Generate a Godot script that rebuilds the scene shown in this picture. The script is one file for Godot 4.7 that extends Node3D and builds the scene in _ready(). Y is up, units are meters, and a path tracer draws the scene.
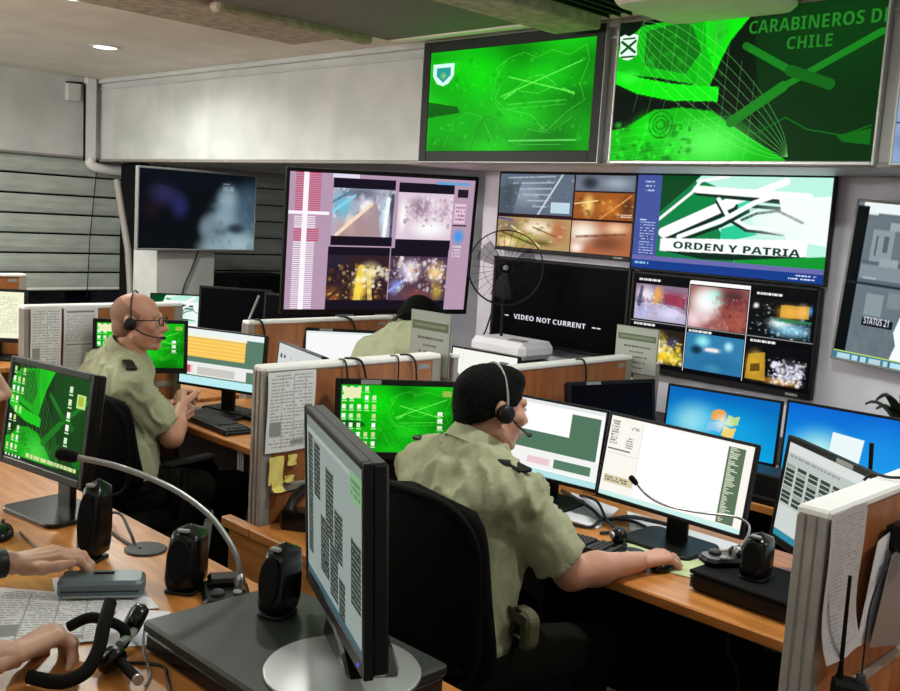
extends Node3D
# A police control room seen from behind its operators. Camera at the origin, the screen wall runs along x at z = -4.4. Metres.

func _ready() -> void:
	# camera
	var cam := Camera3D.new()
	cam.name = "camera"
	add_child(cam)
	cam.position = Vector3(0, 1.65, 0)
	cam.basis = Basis.from_euler(Vector3(deg_to_rad(-7.337), deg_to_rad(44.434), deg_to_rad(3.48)))
	cam.fov = rad_to_deg(2.0 * atan(345.5 / 992.5))
	cam.near = 0.05
	cam.far = 60.0
	cam.current = true
	# air, exposure
	var we := WorldEnvironment.new()
	we.name = "surroundings"
	var en := Environment.new()
	en.background_mode = Environment.BG_COLOR
	en.background_color = Color(0.02, 0.02, 0.025)
	en.tonemap_mode = Environment.TONE_MAPPER_LINEAR
	en.tonemap_exposure = 1.0
	en.sdfgi_enabled = true
	en.ssao_enabled = true
	en.ssil_enabled = true
	we.environment = en
	add_child(we)
	# ceiling downlights: [x, z, energy]
	var lamps := [[-6.235, -3.04, 1.7], [-4.86, -2.2, 3.0], [-2.95, -2.2, 2.1], [-1.30, -2.2, 2.5], [-2.9, -0.55, 0.2], [-1.2, -0.2, 0.2], [-5.6, -0.6, 1.6], [0.3, -2.4, 2.0], [0.2, -0.6, 0.4]]
	for l in lamps:
		var s := SpotLight3D.new()
		s.name = "downlight_glow"
		s.position = Vector3(l[0], 2.575, l[1])
		s.rotation_degrees.x = -90.0
		s.spot_angle = 87.0
		s.spot_angle_attenuation = 0.5
		s.spot_range = 14.0
		s.spot_attenuation = 2.0
		s.light_energy = l[2]
		s.light_size = 0.085
		s.light_color = Color(0.985, 1.0, 0.965)
		s.shadow_enabled = true
		add_child(s, true)
	# hanging globe lamps behind the viewer: [x, y, z, energy]
	var globes := [[-1.2, 2.18, 1.4, 0.6], [-5.2, 2.18, 1.0, 3.4], [-7.1, 2.18, 0.2, 3.0]]
	for l in globes:
		var s := OmniLight3D.new()
		s.name = "globe_glow"
		s.position = Vector3(l[0], l[1], l[2])
		s.omni_range = 14.0
		s.omni_attenuation = 2.0
		s.light_energy = l[3]
		s.light_size = 0.13
		s.light_color = Color(0.99, 0.99, 0.95)
		s.shadow_enabled = true
		add_child(s, true)
	bold = SystemFont.new(); bold.font_names = PackedStringArray(["Droid Sans"]); bold.font_weight = 700
	plainfont = SystemFont.new(); plainfont.font_names = PackedStringArray(["Droid Sans"])
	make_materials()
	M.notice = print_mat(sheet_pic(2))
	M.sheet_table = print_mat(sheet_pic(0)); M.sheet_text = print_mat(sheet_pic(1)); M.sheet_list = print_mat(sheet_pic(3))
	room(lamps, globes)
	wall_screens()
	furniture()
	monitors()
	people()
	small_things()

func room(lamps: Array, globes: Array) -> void:
	struct("floor", mb().bx(-8.2, 1.8, -.1, 0, -6.5, 2.2), M.floor)
	struct("ceiling", mb().bx(-8.2, 1.8, 2.6, 2.72, -6.5, 2.2), M.ceiling)
	struct("wall_rear", mb().bx(-8.2, 1.8, 0, 2.6, 2.0, 2.15), M.wall)
	struct("wall_right", mb().bx(1.6, 1.75, 0, 2.6, -5.6, 2.0), M.wall)
	# wall of the screens, and the dark alcove to its left
	struct("wall_front", mb().bx(-4.13, 1.6, 0, 2.6, -4.58, -4.43), M.wallgrey)
	struct("wall_alcove", mb().bx(-8.2, -4.13, 0, 2.6, -6.45, -6.30), M.wallgrey)
	struct("wall_alcove_side", mb().bx(-4.13, -4.03, 0, 2.6, -6.30, -4.58), M.wallgrey)
	# white beam above, with its cornice and a ledge line
	struct("wall_soffit", mb().bx(-8.05, 1.6, 1.955, 2.6, -4.43, -3.875, .004), M.wall)
	struct("trim_1", mb().bx(-8.03, 1.6, 2.565, 2.6, -3.875, -3.84, .006), M.wall)
	struct("trim_2", mb().bx(-8.03, 1.6, 2.515, 2.53, -3.875, -3.858, .004), M.wall)
	struct("trim_3", mb().bx(-8.03, 1.6, 1.935, 1.955, -4.43, -3.86, .003), M.trim)
	# left wall with a shuttered window from -5.35 to 0.4
	var X := -8.03
	struct("wall_left", mb().bx(X - .15, X, 1.965, 2.6, -6.3, 2.0), M.wall)
	struct("wall_left", mb().bx(X - .15, X, 0, .74, -6.3, 2.0), M.wall)
	struct("wall_left", mb().bx(X - .15, X, .74, 1.965, 0.4, 2.0), M.wall)
	struct("trim_4", mb().bx(X - .02, X + .03, 1.945, 1.965, -6.28, .4, .003), M.trim)
	var wn := struct("window_1", mb().bx(X - .10, X - .09, .74, 1.965, -6.3, .4), M.glassdark)
	for i in 7:
		var y := 1.955 - .158 * (i + 1)
		var sl := mb()
		var R := []
		for z in [.4, -4.42]:
			R.append([Vector3(X - .03, y + .006, z), Vector3(X - .002, y + .012, z), Vector3(X + .006, y + .05, z), Vector3(X + .0, y + .11, z), Vector3(X - .02, y + .152, z), Vector3(X - .03, y + .152, z)])
		for j in 6:
			var a = R[0][j]; var b = R[0][(j + 1) % 6]
			sl.quad(a, b, R[1][(j + 1) % 6], R[1][j])
		part("shutter_slat", sl, M.slat, wn)
		var s2 := mb()
		for j in 6:
			var a2: Vector3 = R[0][j]; var b2: Vector3 = R[0][(j + 1) % 6]
			var d := Vector3(0, .02, 0)
			s2.quad(Vector3(a2.x, a2.y, -4.50) + d, Vector3(b2.x, b2.y, -4.50) + d, Vector3(b2.x, b2.y, -6.28) + d, Vector3(a2.x, a2.y, -6.28) + d)
		part("shutter_slat", s2, M.slat, wn)
	part("bottom_rail", mb().bx(X - .03, X + .012, .865, .885, -4.42, .4, .004), M.cap, wn)
	for z in [-4.45, -2.2, -.6]: part("window_post", mb().bx(X - .09, X + .01, .74, 1.95, z - .03, z + .03, .004), M.matte, wn)
	part("pull_cord", mb().tube([Vector3(X + .015, 1.95, -3.86), Vector3(X + .02, 1.3, -3.80), Vector3(X + .02, .8, -3.78)], .004, 6), M.matte, wn)
	# pillar behind the small screen
	struct("column", mb().bx(-6.78, -6.44, 0, 1.56, -4.02, -3.55, .004), M.wall)
	# ceiling fittings
	for i in lamps.size():
		var l = lamps[i]
		var t := thing("downlight", ["round recessed downlight glowing over the far left corner", "round recessed downlight in the ceiling near the stained panel", "round ceiling downlight above the second row of desks", "round ceiling downlight above the mouse hand of the officer with the mouse", "round ceiling downlight above the front desk", "round ceiling downlight over the aisle near the viewer", "round ceiling downlight near the shuttered wall", "round ceiling downlight near the right end of the screen wall", "round ceiling downlight nearest the rear wall"][i], "ceiling light", Vector3(l[0], 2.6, l[1]), 0, "recessed downlights")
		part("trim_ring", mb().lathe([[.088, -.006], [.098, -.004], [.100, 0], [.086, .0], [.086, -.004]], Vector3.ZERO, Basis.IDENTITY, 32), M.white, t)
		var gm: StandardMaterial3D
		if M.has("lampglow"): gm = M.lampglow
		else:
			gm = flat(Color(.9, .9, .9)); gm.emission_enabled = true; gm.emission = Color(1, .98, 1); gm.emission_energy_multiplier = 2.2; M.lampglow = gm
		part("diffuser", mb().lathe([[.001, -.008], [.07, -.007], [.086, -.003], [.086, .0]], Vector3.ZERO, Basis.IDENTITY, 32), gm, t)
	for i in globes.size():
		var l = globes[i]
		var t := thing("globe_lamp", ["white globe lamp hanging behind the viewer", "white globe lamp hanging behind the left rear desks", "white globe lamp hanging near the rear end of the shutters"][i], "ceiling light", Vector3(l[0], l[1], l[2]))
		part("globe", mb().lathe([[.001, -.14], [.07, -.121], [.121, -.07], [.14, 0], [.121, .07], [.07, .121], [.03, .136]], Vector3.ZERO, Basis.IDENTITY, 24), M.lampglow, t)
		part("rod", mb().tube([Vector3(0, .13, 0), Vector3(0, 2.6 - l[1], 0)], .012, 8), M.white, t)
	single("ceiling_panel", mb().bx(-4.80, -4.28, 2.572, 2.602, -3.47, -1.2, .006), M.panel, "brown stained flat panel fixed to the ceiling beside the pale strip", "ceiling panel")
	single("ceiling_batten", mb().bx(-4.285, -4.20, 2.545, 2.60, -3.56, -2.6, .014), M.panel, "pale metal batten along the dark ceiling grille", "batten")
	var ac := thing("ceiling_air_unit", "dark grey intake grille of the ceiling air unit in a pale frame", "air conditioner", Vector3(-3.63, 2.6, -2.9))
	part("frame", mb().bx(-.57, .57, -.03, 0, -.80, -.74, .006), M.ceiling, ac)
	part("frame", mb().bx(-.57, .57, -.03, 0, .74, .80, .006), M.ceiling, ac)
	part("intake_grille", mb().bx(-.55, .52, -.022, 0, -.74, .74), M.recess, ac, "dark grey flat grille")
	for i in 9: part("grille_bar", mb().bx(-.55, .52, -.0232, -.021, -.70 + i * .17, -.69 + i * .17), M.recess, ac)
	single("ceiling_beam", mb().bx(-3.10, -2.83, 2.535, 2.602, -3.74, -2.2, .008), M.panel, "narrow plaster beam right of the dark ceiling grille", "beam")
	var vn := thing("ceiling_vent", "small black open vent beside the narrow plaster beam", "vent", Vector3(-2.68, 2.6, -3.45))
	part("opening", mb().bx(-.12, .13, -.008, 0, -.28, .35), M.matte, vn)
	for i in 4: part("vent_blade", mb().box(Vector3(-.08 + i * .06, -.018, .03), Vector3(.006, .03, .55), .001, Basis(Vector3.BACK, .5)), M.dark, vn)
	single("ceiling_beam", mb().prism(rrect(.62, .50, .10), 0, .06, .02, Transform3D(Basis(Vector3.RIGHT, -PI / 2), Vector3(-2.22, 2.541, -3.60))), M.ceiling, "round-cornered plaster block above the two green wall screens", "beam")
	# conduit in the corner
	var cd := thing("conduit", "pale conduit with a junction box coming down the far corner", "conduit", Vector3(-8.0, 1.9, -3.78))
	part("pipe", mb().bx(-.025, .03, .03, .70, -.045, .045, .008), M.cap, cd)
	part("elbow", mb().tube(curve([Vector3(.0, .06, 0), Vector3(.01, .0, -.02), Vector3(.02, -.025, -.12), Vector3(.03, -.03, -.40)]), .040, 10), M.cap, cd)
	part("junction_box", mb().bx(-.03, .03, .50, .64, .09, .20, .006), M.wall, cd)
	part("box_cable", mb().tube([Vector3(.02, .64, .21), Vector3(.025, .65, .08), Vector3(.025, .64, .06), Vector3(.025, .03, .055)], .008, 6), M.matte, cd)
	single("leaning_pole", mb().tube([Vector3(-7.36, 1.78, -3.70), Vector3(-7.154, 1.253, -3.70), Vector3(-6.99, .72, -3.66), Vector3(-6.88, .0, -3.62)], .026, 10), M.trim, "pale pole leaning against the corner by the shutters", "pole")
	single("curtain", mb().bx(-7.76, -7.44, .02, 1.93, -4.05, -3.93, .02), M.matte, "black cloth hanging left of the small wall screen", "curtain")
	single("corner_box", mb().bx(-8.0, -7.5, .02, 1.02, -5.6, -4.9, .02), M.matte, "black cabinet in the dark alcove", "cabinet")

func wall_screens() -> void:
	tv("large green screen with a small white crest in its corner and outlined rifles", Vector3(-3.474, 2.266, -3.83), 1.22, .635, 0, 0, 0, "wall_emblem", {"bezel": .055, "chin": .055, "trim": true, "share": .25, "energy": 1.0})
	tv("largest green screen showing a peaked cap under a wire globe and crossed rifles", Vector3(-2.185, 2.264, -3.83), 1.235, .645, 0, 0, 0, "wall_cap", {"bezel": .012, "chin": .016, "mat": M.silver, "share": .25, "energy": 1.0})
	tv("screen cut by the right edge, pale blue, beside the largest green screen", Vector3(-.895, 2.264, -3.83), 1.235, .645, 0, 0, 0, "pale_blue", {"bezel": .012, "mat": M.silver})
	tv("small wall screen with dim grey clouds on the white pillar", Vector3(-6.37, 1.588, -3.84), 1.00, .575, 93, .7, .3, "dim_clouds", {"bezel": .014, "mat": M.plasticgrey, "reach": .08, "energy": .9})
	tv("big angled screen with a lilac list and four street pictures", Vector3(-4.425, 1.468, -3.885), 1.17, .845, 67, 7.5, 1.2, "grid_mauve", {"bezel": .022, "chin": .03, "share": .5})
	var st := thing("television_stand", "black floor stand behind the big angled screen", "stand", Vector3(-4.62, 0, -3.95), 67)
	part("post", mb().bx(-.06, .06, 0, 1.7, -.05, .02, .005), M.matte, st)
	part("foot", mb().bx(-.4, .4, 0, .03, -.25, .25, .01), M.matte, st)
	var Y := func(y): return 1.65 + (y - 1.65) * 1.134
	var Xf := func(x): return x * 1.134
	var put := func(label, x0, x1, y0, y1, kind, o):
		tv(label, Vector3((Xf.call(x0) + Xf.call(x1)) / 2, (Y.call(y0) + Y.call(y1)) / 2, -4.366), Xf.call(x1) - Xf.call(x0), Y.call(y1) - Y.call(y0), 0, 0, o.get("roll", 0.0), kind, o)
	put.call("wall screen split into a grey road, an orange road and sandy street views", -3.49, -2.64, 1.50, 1.90, "grid_roads", {"bezel": .012, "chin": .022, "label_plate": .4, "share": .4})
	put.call("switched-off black wall screen with one line of white letters", -3.49, -2.632, 1.032, 1.468, "timeout", {"bezel": .02})
	put.call("wall screen with a white crest close-up reading ORDEN Y PATRIA and a blue side list", -2.646, -1.716, 1.464, 1.903, "motto", {"bezel": .010, "chin": .012, "share": .5})
	put.call("wall screen with six camera pictures in two rows under the white crest", -2.626, -1.724, 1.004, 1.46, "grid_six", {"bezel": .016, "chin": .03, "label_plate": .42, "share": .4})
	tv("tilted grey camera picture screen at the right end of the wall marked STATUS 21", Vector3(-1.215, 1.445, -4.33), 1.27, .71, 0, 0, -3.6, "grey_lot", {"bezel": .012, "mat": M.plasticgrey, "share": .4})

func furniture() -> void:
	# partitions stand between the stations, 1.63 m apart
	partition("pale partition in front at the right with a curling handwritten sheet", -.724, -.664, -1.61, -2.40, 1.2, {"tabs": false})
	partition("middle partition with a printed table and yellow notes, behind the tilted monitor", -2.36, -2.30, -1.61, -2.31, 1.2)
	partition("partition behind the officer in glasses covered with printed sheets", -4.01, -3.95, -1.61, -2.31, 1.2, {"tabs": false})
	partition("farthest left partition in front of the shutters", -5.64, -5.58, -1.61, -2.28, 1.195)
	partition("partition in the second row between the officer in glasses and the bending officer", -3.975, -3.915, -2.64, -3.55, 1.11)
	partition("partition in the second row behind the black-haired head with a grey headset band", -2.45, -2.39, -2.64, -3.56, 1.11)
	var e1 := thing("end_panel", "narrow grey end panel under the notice on the middle partition", "panel", Vector3(-2.315, 0, -2.345))
	part("panel", mb().bx(-.05, .05, 0, 1.19, -.012, .012, .003), M.trim, e1)
	part("edge_cap", mb().bx(-.053, .053, 1.19, 1.20, -.015, .015, .002), M.cap, e1)
	var e2 := thing("end_panel", "narrow grey end panel under the farther notice in the second row", "panel", Vector3(-2.335, 0, -3.585))
	part("panel", mb().bx(-.06, .06, 0, 1.09, -.012, .012, .003), M.trim, e2)
	part("edge_cap", mb().bx(-.063, .063, 1.09, 1.10, -.015, .015, .002), M.cap, e2)
	sign_plate("grey notice with a dark heading band standing on the middle partition", Vector3(-2.377, 1.225, -2.325), .195, .215)
	sign_plate("grey notice with a dark heading band on the second-row partition before the wall screens", Vector3(-2.385, 1.135, -3.57), .215, .20)
	# desks
	desk("long front desk with the flat black case, papers and a grey punch", [[-4.6, -1.19, -1.355, -.52]], [[-1.23, -1.205, 0, .71, -1.33, -.54, "side_panel"], [-4.55, -1.24, .30, .71, -1.335, -1.315, "modesty_panel", M.darkwood]])
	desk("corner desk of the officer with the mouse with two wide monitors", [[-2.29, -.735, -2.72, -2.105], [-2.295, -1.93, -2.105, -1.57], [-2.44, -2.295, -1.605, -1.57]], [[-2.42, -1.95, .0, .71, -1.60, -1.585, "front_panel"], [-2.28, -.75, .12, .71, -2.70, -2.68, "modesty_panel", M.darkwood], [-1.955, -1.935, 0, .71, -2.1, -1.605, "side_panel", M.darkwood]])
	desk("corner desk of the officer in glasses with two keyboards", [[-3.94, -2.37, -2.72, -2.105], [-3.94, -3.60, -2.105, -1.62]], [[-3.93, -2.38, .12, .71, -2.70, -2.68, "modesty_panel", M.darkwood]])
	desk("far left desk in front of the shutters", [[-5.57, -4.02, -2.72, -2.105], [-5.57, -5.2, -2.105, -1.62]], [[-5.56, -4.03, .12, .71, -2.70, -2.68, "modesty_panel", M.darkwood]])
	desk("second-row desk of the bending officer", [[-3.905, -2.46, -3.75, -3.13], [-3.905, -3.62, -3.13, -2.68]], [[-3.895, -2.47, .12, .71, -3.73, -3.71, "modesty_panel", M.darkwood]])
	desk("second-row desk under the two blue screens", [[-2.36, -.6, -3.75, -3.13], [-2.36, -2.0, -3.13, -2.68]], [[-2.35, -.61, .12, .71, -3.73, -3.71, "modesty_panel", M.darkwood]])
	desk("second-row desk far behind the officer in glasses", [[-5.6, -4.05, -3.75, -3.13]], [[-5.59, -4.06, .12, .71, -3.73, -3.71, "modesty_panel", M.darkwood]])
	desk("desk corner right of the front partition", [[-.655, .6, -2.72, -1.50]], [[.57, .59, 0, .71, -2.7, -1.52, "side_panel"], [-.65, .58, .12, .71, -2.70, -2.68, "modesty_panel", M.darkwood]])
	# chairs
	office_chair("black office chair of the officer with the mouse", Vector3(-1.675, 0, -1.83), 4, {"bw": .215, "y0": .53, "y1": 1.02, "arms": false})
	office_chair("black office chair of the officer in glasses, armrest showing", Vector3(-3.50, 0, -1.86), 12, {"y1": .95})
	office_chair("black office chair of the bending officer in the second row", Vector3(-3.25, 0, -2.86), 0, {"y1": .86})
	office_chair("black office chair of the operator at the left edge", Vector3(-2.02, 0, -.36), -5, {"y1": .95})

func monitors() -> void:
	monitor("front left monitor with a green cap desktop on the front desk", Vector3(-2.715, 1.017, -1.166), .414, .313, 8.4, -7.1, "desk_cap", {"bezel": .018, "chin": .022, "thick": .04, "bw": .26, "bd": .2, "energy": .95, "mat": M.gloss})
	monitor("tilted monitor with dark text columns standing on the flat black case", Vector3(-1.417, 1.052, -1.159), .481, .383, -25.2, 3.1, "columns", {"base": .805, "bezel": .016, "chin": .03, "thick": .042, "roll": -.5, "round": true, "shift": Vector3(.087, 0, .033), "basemat": M.silver, "led": true, "energy": .62, "neck": .05})
	monitor("small monitor with green crest desktop and icons behind the tilted monitor", Vector3(-2.136, 1.043, -1.973), .373, .24, 54.8, -6.2, "desk_emblem", {"bezel": .018, "chin": .024, "sticker": true, "energy": .95, "neck": .05, "bw": .18, "bd": .16})
	monitor("wide monitor with a white and green form behind the headset microphone", Vector3(-1.985, .955, -2.485), .445, .262, 6.0, -8.5, "form", {"bezel": .009, "chin": .012, "share": .4, "thick": .025})
	monitor("wide monitor with a white page and green side band above the mouse pad", Vector3(-1.485, .963, -2.459), .498, .262, -1.6, -9.7, "board", {"bezel": .009, "chin": .012, "share": .4, "thick": .025})
	monitor("turned monitor with a grid of dark keys behind the right front partition", Vector3(-1.01, .976, -2.40), .460, .292, -36.0, -5.5, "keys", {"bezel": .016, "chin": .02, "sticker": true, "sx": .62, "energy": .95})
	monitor("blue desktop monitor with a four-colour flag in the second row", Vector3(-1.865, .930, -3.40), .455, .250, 8, -4.7, "sky", {"bezel": .009, "chin": .014, "energy": .95, "thick": .025})
	monitor("blue desktop monitor with a white note, nearest the plant", Vector3(-1.375, .932, -3.40), .46, .28, 2.8, -3.6, "sky_note", {"bezel": .009, "chin": .014, "energy": .95, "thick": .025})
	monitor("switched-off dark monitor below the second-row partition", Vector3(-2.176, .933, -3.137), .43, .27, 75, -8.3, "off", {"bezel": .016, "sticker": true})
	monitor("white monitor with a row of icons in the second row behind the middle notice", Vector3(-3.19, .894, -3.487), .42, .262, 3.0, -3.6, "page_icons", {"bezel": .008, "chin": .012})
	monitor("blank white monitor in front of the bending officer", Vector3(-3.80, .945, -3.12), .40, .25, 52, -5, "page", {"bezel": .016, "sticker": true, "energy": .95})
	monitor("white monitor with black buttons between the two desk rows", Vector3(-3.12, .958, -2.33), .46, .30, -15, -5.2, "page_buttons", {"bezel": .008, "chin": .012, "energy": .9})
	monitor("wide monitor with a yellow table in front of the officer in glasses", Vector3(-3.640, .985, -2.318), .446, .258, 19.7, -4.4, "table_yellow", {"bezel": .008, "chin": .012, "share": .3})
	monitor("small green desktop monitor behind the face with glasses", Vector3(-3.79, 1.04, -2.025), .38, .225, 62, -4.6, "desk_emblem", {"bezel": .016, "energy": .95})
	monitor("small white monitor with a green crest far behind the officer in glasses", Vector3(-5.45, .955, -3.17), .36, .26, 56, -4, "motto_small", {"bezel": .010, "energy": .95})
	monitor("cream monitor cut by the left edge", Vector3(-5.49, .98, -2.06), .36, .29, 52, -3, "cream", {"bezel": .016})
	monitor("dark monitor turned away below the big angled screen", Vector3(-5.20, 1.0, -3.40), .46, .29, 40, -4, "off", {"bezel": .016})
	monitor("dark monitor beside the one turned away below the big angled screen", Vector3(-4.85, .985, -3.62), .46, .29, 30, -4, "off", {"bezel": .016})

func people() -> void:
	var q := func(yaw, pitch, roll = 0.0): return Basis.from_euler(Vector3(deg_to_rad(pitch), deg_to_rad(yaw), deg_to_rad(roll)))
	var D := Vector3.DOWN
	var soft_curl := [[18, 22, 15], [22, 26, 18], [26, 28, 20], [30, 30, 22]]
	var fist := [[62, 62, 35], [66, 64, 36], [68, 64, 36], [70, 62, 36]]
	var grip := [[40, 45, 25], [46, 50, 30], [50, 52, 30], [52, 50, 30]]
	# the officer with the mouse at the middle desk
	var h1: Basis = q.call(-17.0, -7.0, 3.0)
	var hp1 := Vector3(-1.718, 1.158, -1.925)
	person("person in khaki uniform and headset seen from behind, one hand on a mouse", Vector3(-1.66, 0, -1.72), {
		"head": hp1, "neck": Vector3(-1.728, 1.052, -1.868), "rs": Vector3(-1.535, .985, -1.825), "ls": Vector3(-1.915, .975, -1.875),
		"re": Vector3(-1.440, .784, -1.950), "rw": Vector3(-1.402, .773, -2.205), "le": Vector3(-1.96, .775, -2.07), "lw": Vector3(-1.82, .775, -2.22),
		"hips": Vector3(-1.66, .545, -1.735), "rk": Vector3(-1.52, .50, -2.17), "lk": Vector3(-1.80, .50, -2.17), "rf": Vector3(-1.50, .09, -2.08), "lf": Vector3(-1.82, .09, -2.08),
		"rhand": [Vector3(.20, .02, -1), D, Vector3(-1, 0, -.2), soft_curl, .3], "lhand": [Vector3(.6, -.05, -.8), D, Vector3(.8, 0, .6), soft_curl, .3]},
		h1, {"hair": "full", "stout": 1.06, "seed": 4, "headsize": .95})
	worn_headset("black headset with a thin grey band on the officer with the mouse", hp1, h1, 1.0, true, .95)
	# the officer in glasses behind the left partition
	var h2: Basis = q.call(-44.0, 2.0, 2.0)
	var hp2 := Vector3(-3.585, 1.170, -1.905)
	person("person in khaki uniform, headset and glasses in profile, hands clasped over the desk", Vector3(-3.5, 0, -1.78), {
		"head": hp2, "neck": Vector3(-3.63, 1.042, -1.862), "rs": Vector3(-3.455, .950, -1.80), "ls": Vector3(-3.84, .960, -1.875),
		"re": Vector3(-3.365, .748, -1.935), "rw": Vector3(-3.483, .832, -2.04), "le": Vector3(-3.74, .77, -2.08), "lw": Vector3(-3.588, .80, -2.10),
		"hips": Vector3(-3.50, .545, -1.80), "rk": Vector3(-3.36, .50, -2.22), "lk": Vector3(-3.62, .50, -2.22), "rf": Vector3(-3.35, .09, -2.15), "lf": Vector3(-3.64, .09, -2.15),
		"rhand": [Vector3(-.75, .35, -.35), Vector3(-.5, -.5, -.6), Vector3(0, .8, -.5), fist, .5], "lhand": [Vector3(.75, .2, .1), Vector3(.1, -.6, .8), Vector3(0, .8, .4), fist, .5]},
		h2, {"hair": "shaved", "stout": 1.10, "seed": 9, "headsize": .96})
	worn_headset("black headset with a boom on the officer in glasses", hp2, h2, 1.0, false, .96)
	var gl := thing("eyeglasses", "dark-rimmed glasses on the officer in glasses", "glasses", hp2)
	gl.transform.basis = h2
	for s in [-1.0, 1.0]:
		var P := []
		for i in 17:
			var a := TAU * i / 16
			P.append(Vector3(s * .034 + cos(a) * .024, .006 + sin(a) * .017, -.102 + absf(cos(a) * .024 + s * .01) * .2))
		part("rim", mb().tube(P, .0022, 6, false), M.black, gl)
		part("temple", mb().tube([Vector3(s * .060, .012, -.092), Vector3(s * .083, .012, -.02), Vector3(s * .082, .008, .02), Vector3(s * .078, -.015, .035)], .0022, 6), M.black, gl)
	part("bridge", mb().tube([Vector3(-.011, .010, -.103), Vector3(0, .014, -.107), Vector3(.011, .010, -.103)], .002, 6), M.black, gl)
	# the officer bending over the desk in the second row
	var h3: Basis = q.call(-25.0, -42.0, 0.0)
	person("person in khaki uniform bending forward in the second row, back to the viewer", Vector3(-3.22, 0, -2.86), {
		"head": Vector3(-3.33, 1.150, -3.18), "neck": Vector3(-3.31, 1.12, -3.08), "rs": Vector3(-3.10, 1.09, -3.0), "ls": Vector3(-3.47, 1.01, -3.0),
		"re": Vector3(-2.98, .83, -3.12), "rw": Vector3(-3.03, .79, -3.32), "le": Vector3(-3.50, .82, -3.16), "lw": Vector3(-3.40, .79, -3.34),
		"hips": Vector3(-3.36, .62, -2.78), "rk": Vector3(-3.12, .50, -3.2), "lk": Vector3(-3.38, .50, -3.2), "rf": Vector3(-3.1, .09, -3.15), "lf": Vector3(-3.4, .09, -3.15),
		"rhand": [Vector3(-.2, 0, -1), D, Vector3(-1, 0, 0), soft_curl, .3], "lhand": [Vector3(.2, 0, -1), D, Vector3(1, 0, 0), soft_curl, .3]},
		h3, {"hair": "full", "seed": 21, "stout": 1.35, "folds": .4})
	# the operator at the left edge: a sliver of the face and both hands are in view
	var h4: Basis = q.call(-14.0, -6.0)
	person("person at the left edge with a black wristband, both hands over papers", Vector3(-2.03, 0, -.42), {
		"head": Vector3(-1.922, 1.306, -.632), "neck": Vector3(-1.985, 1.20, -.555), "rs": Vector3(-1.86, 1.085, -.42), "ls": Vector3(-2.18, 1.085, -.60),
		"re": Vector3(-1.80, .83, -.52), "rw": Vector3(-1.782, .795, -.705), "le": Vector3(-2.30, .85, -.66), "lw": Vector3(-2.205, .812, -.875),
		"hips": Vector3(-2.03, .545, -.36), "rk": Vector3(-1.88, .50, -.80), "lk": Vector3(-2.18, .50, -.82), "rf": Vector3(-1.86, .09, -.75), "lf": Vector3(-2.2, .09, -.75),
		"rhand": [Vector3(-.27, .10, -.95), Vector3(.25, -1, 0), Vector3(-1, -.2, .25), grip, .4], "lhand": [Vector3(.30, .10, -.93), D, Vector3(.93, -.1, .35), [[14, 42, 30], [14, 46, 32], [18, 46, 32], [24, 44, 30]], -.1]},
		h4, {"hair": "full", "skin": M.skinlight, "belt": false, "seed": 2, "handsize": 1.08})
	var wb := thing("wristband", "black band on the wrist at the left edge", "wristband", Vector3(-2.214, .814, -.845))
	part("band", mb().lathe([[.030, -.013], [.0335, -.013], [.0335, .013], [.030, .013], [.030, -.013]], Vector3.ZERO, Basis(Vector3.RIGHT, PI / 2 - .1) , 24), M.black, wb)

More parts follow.
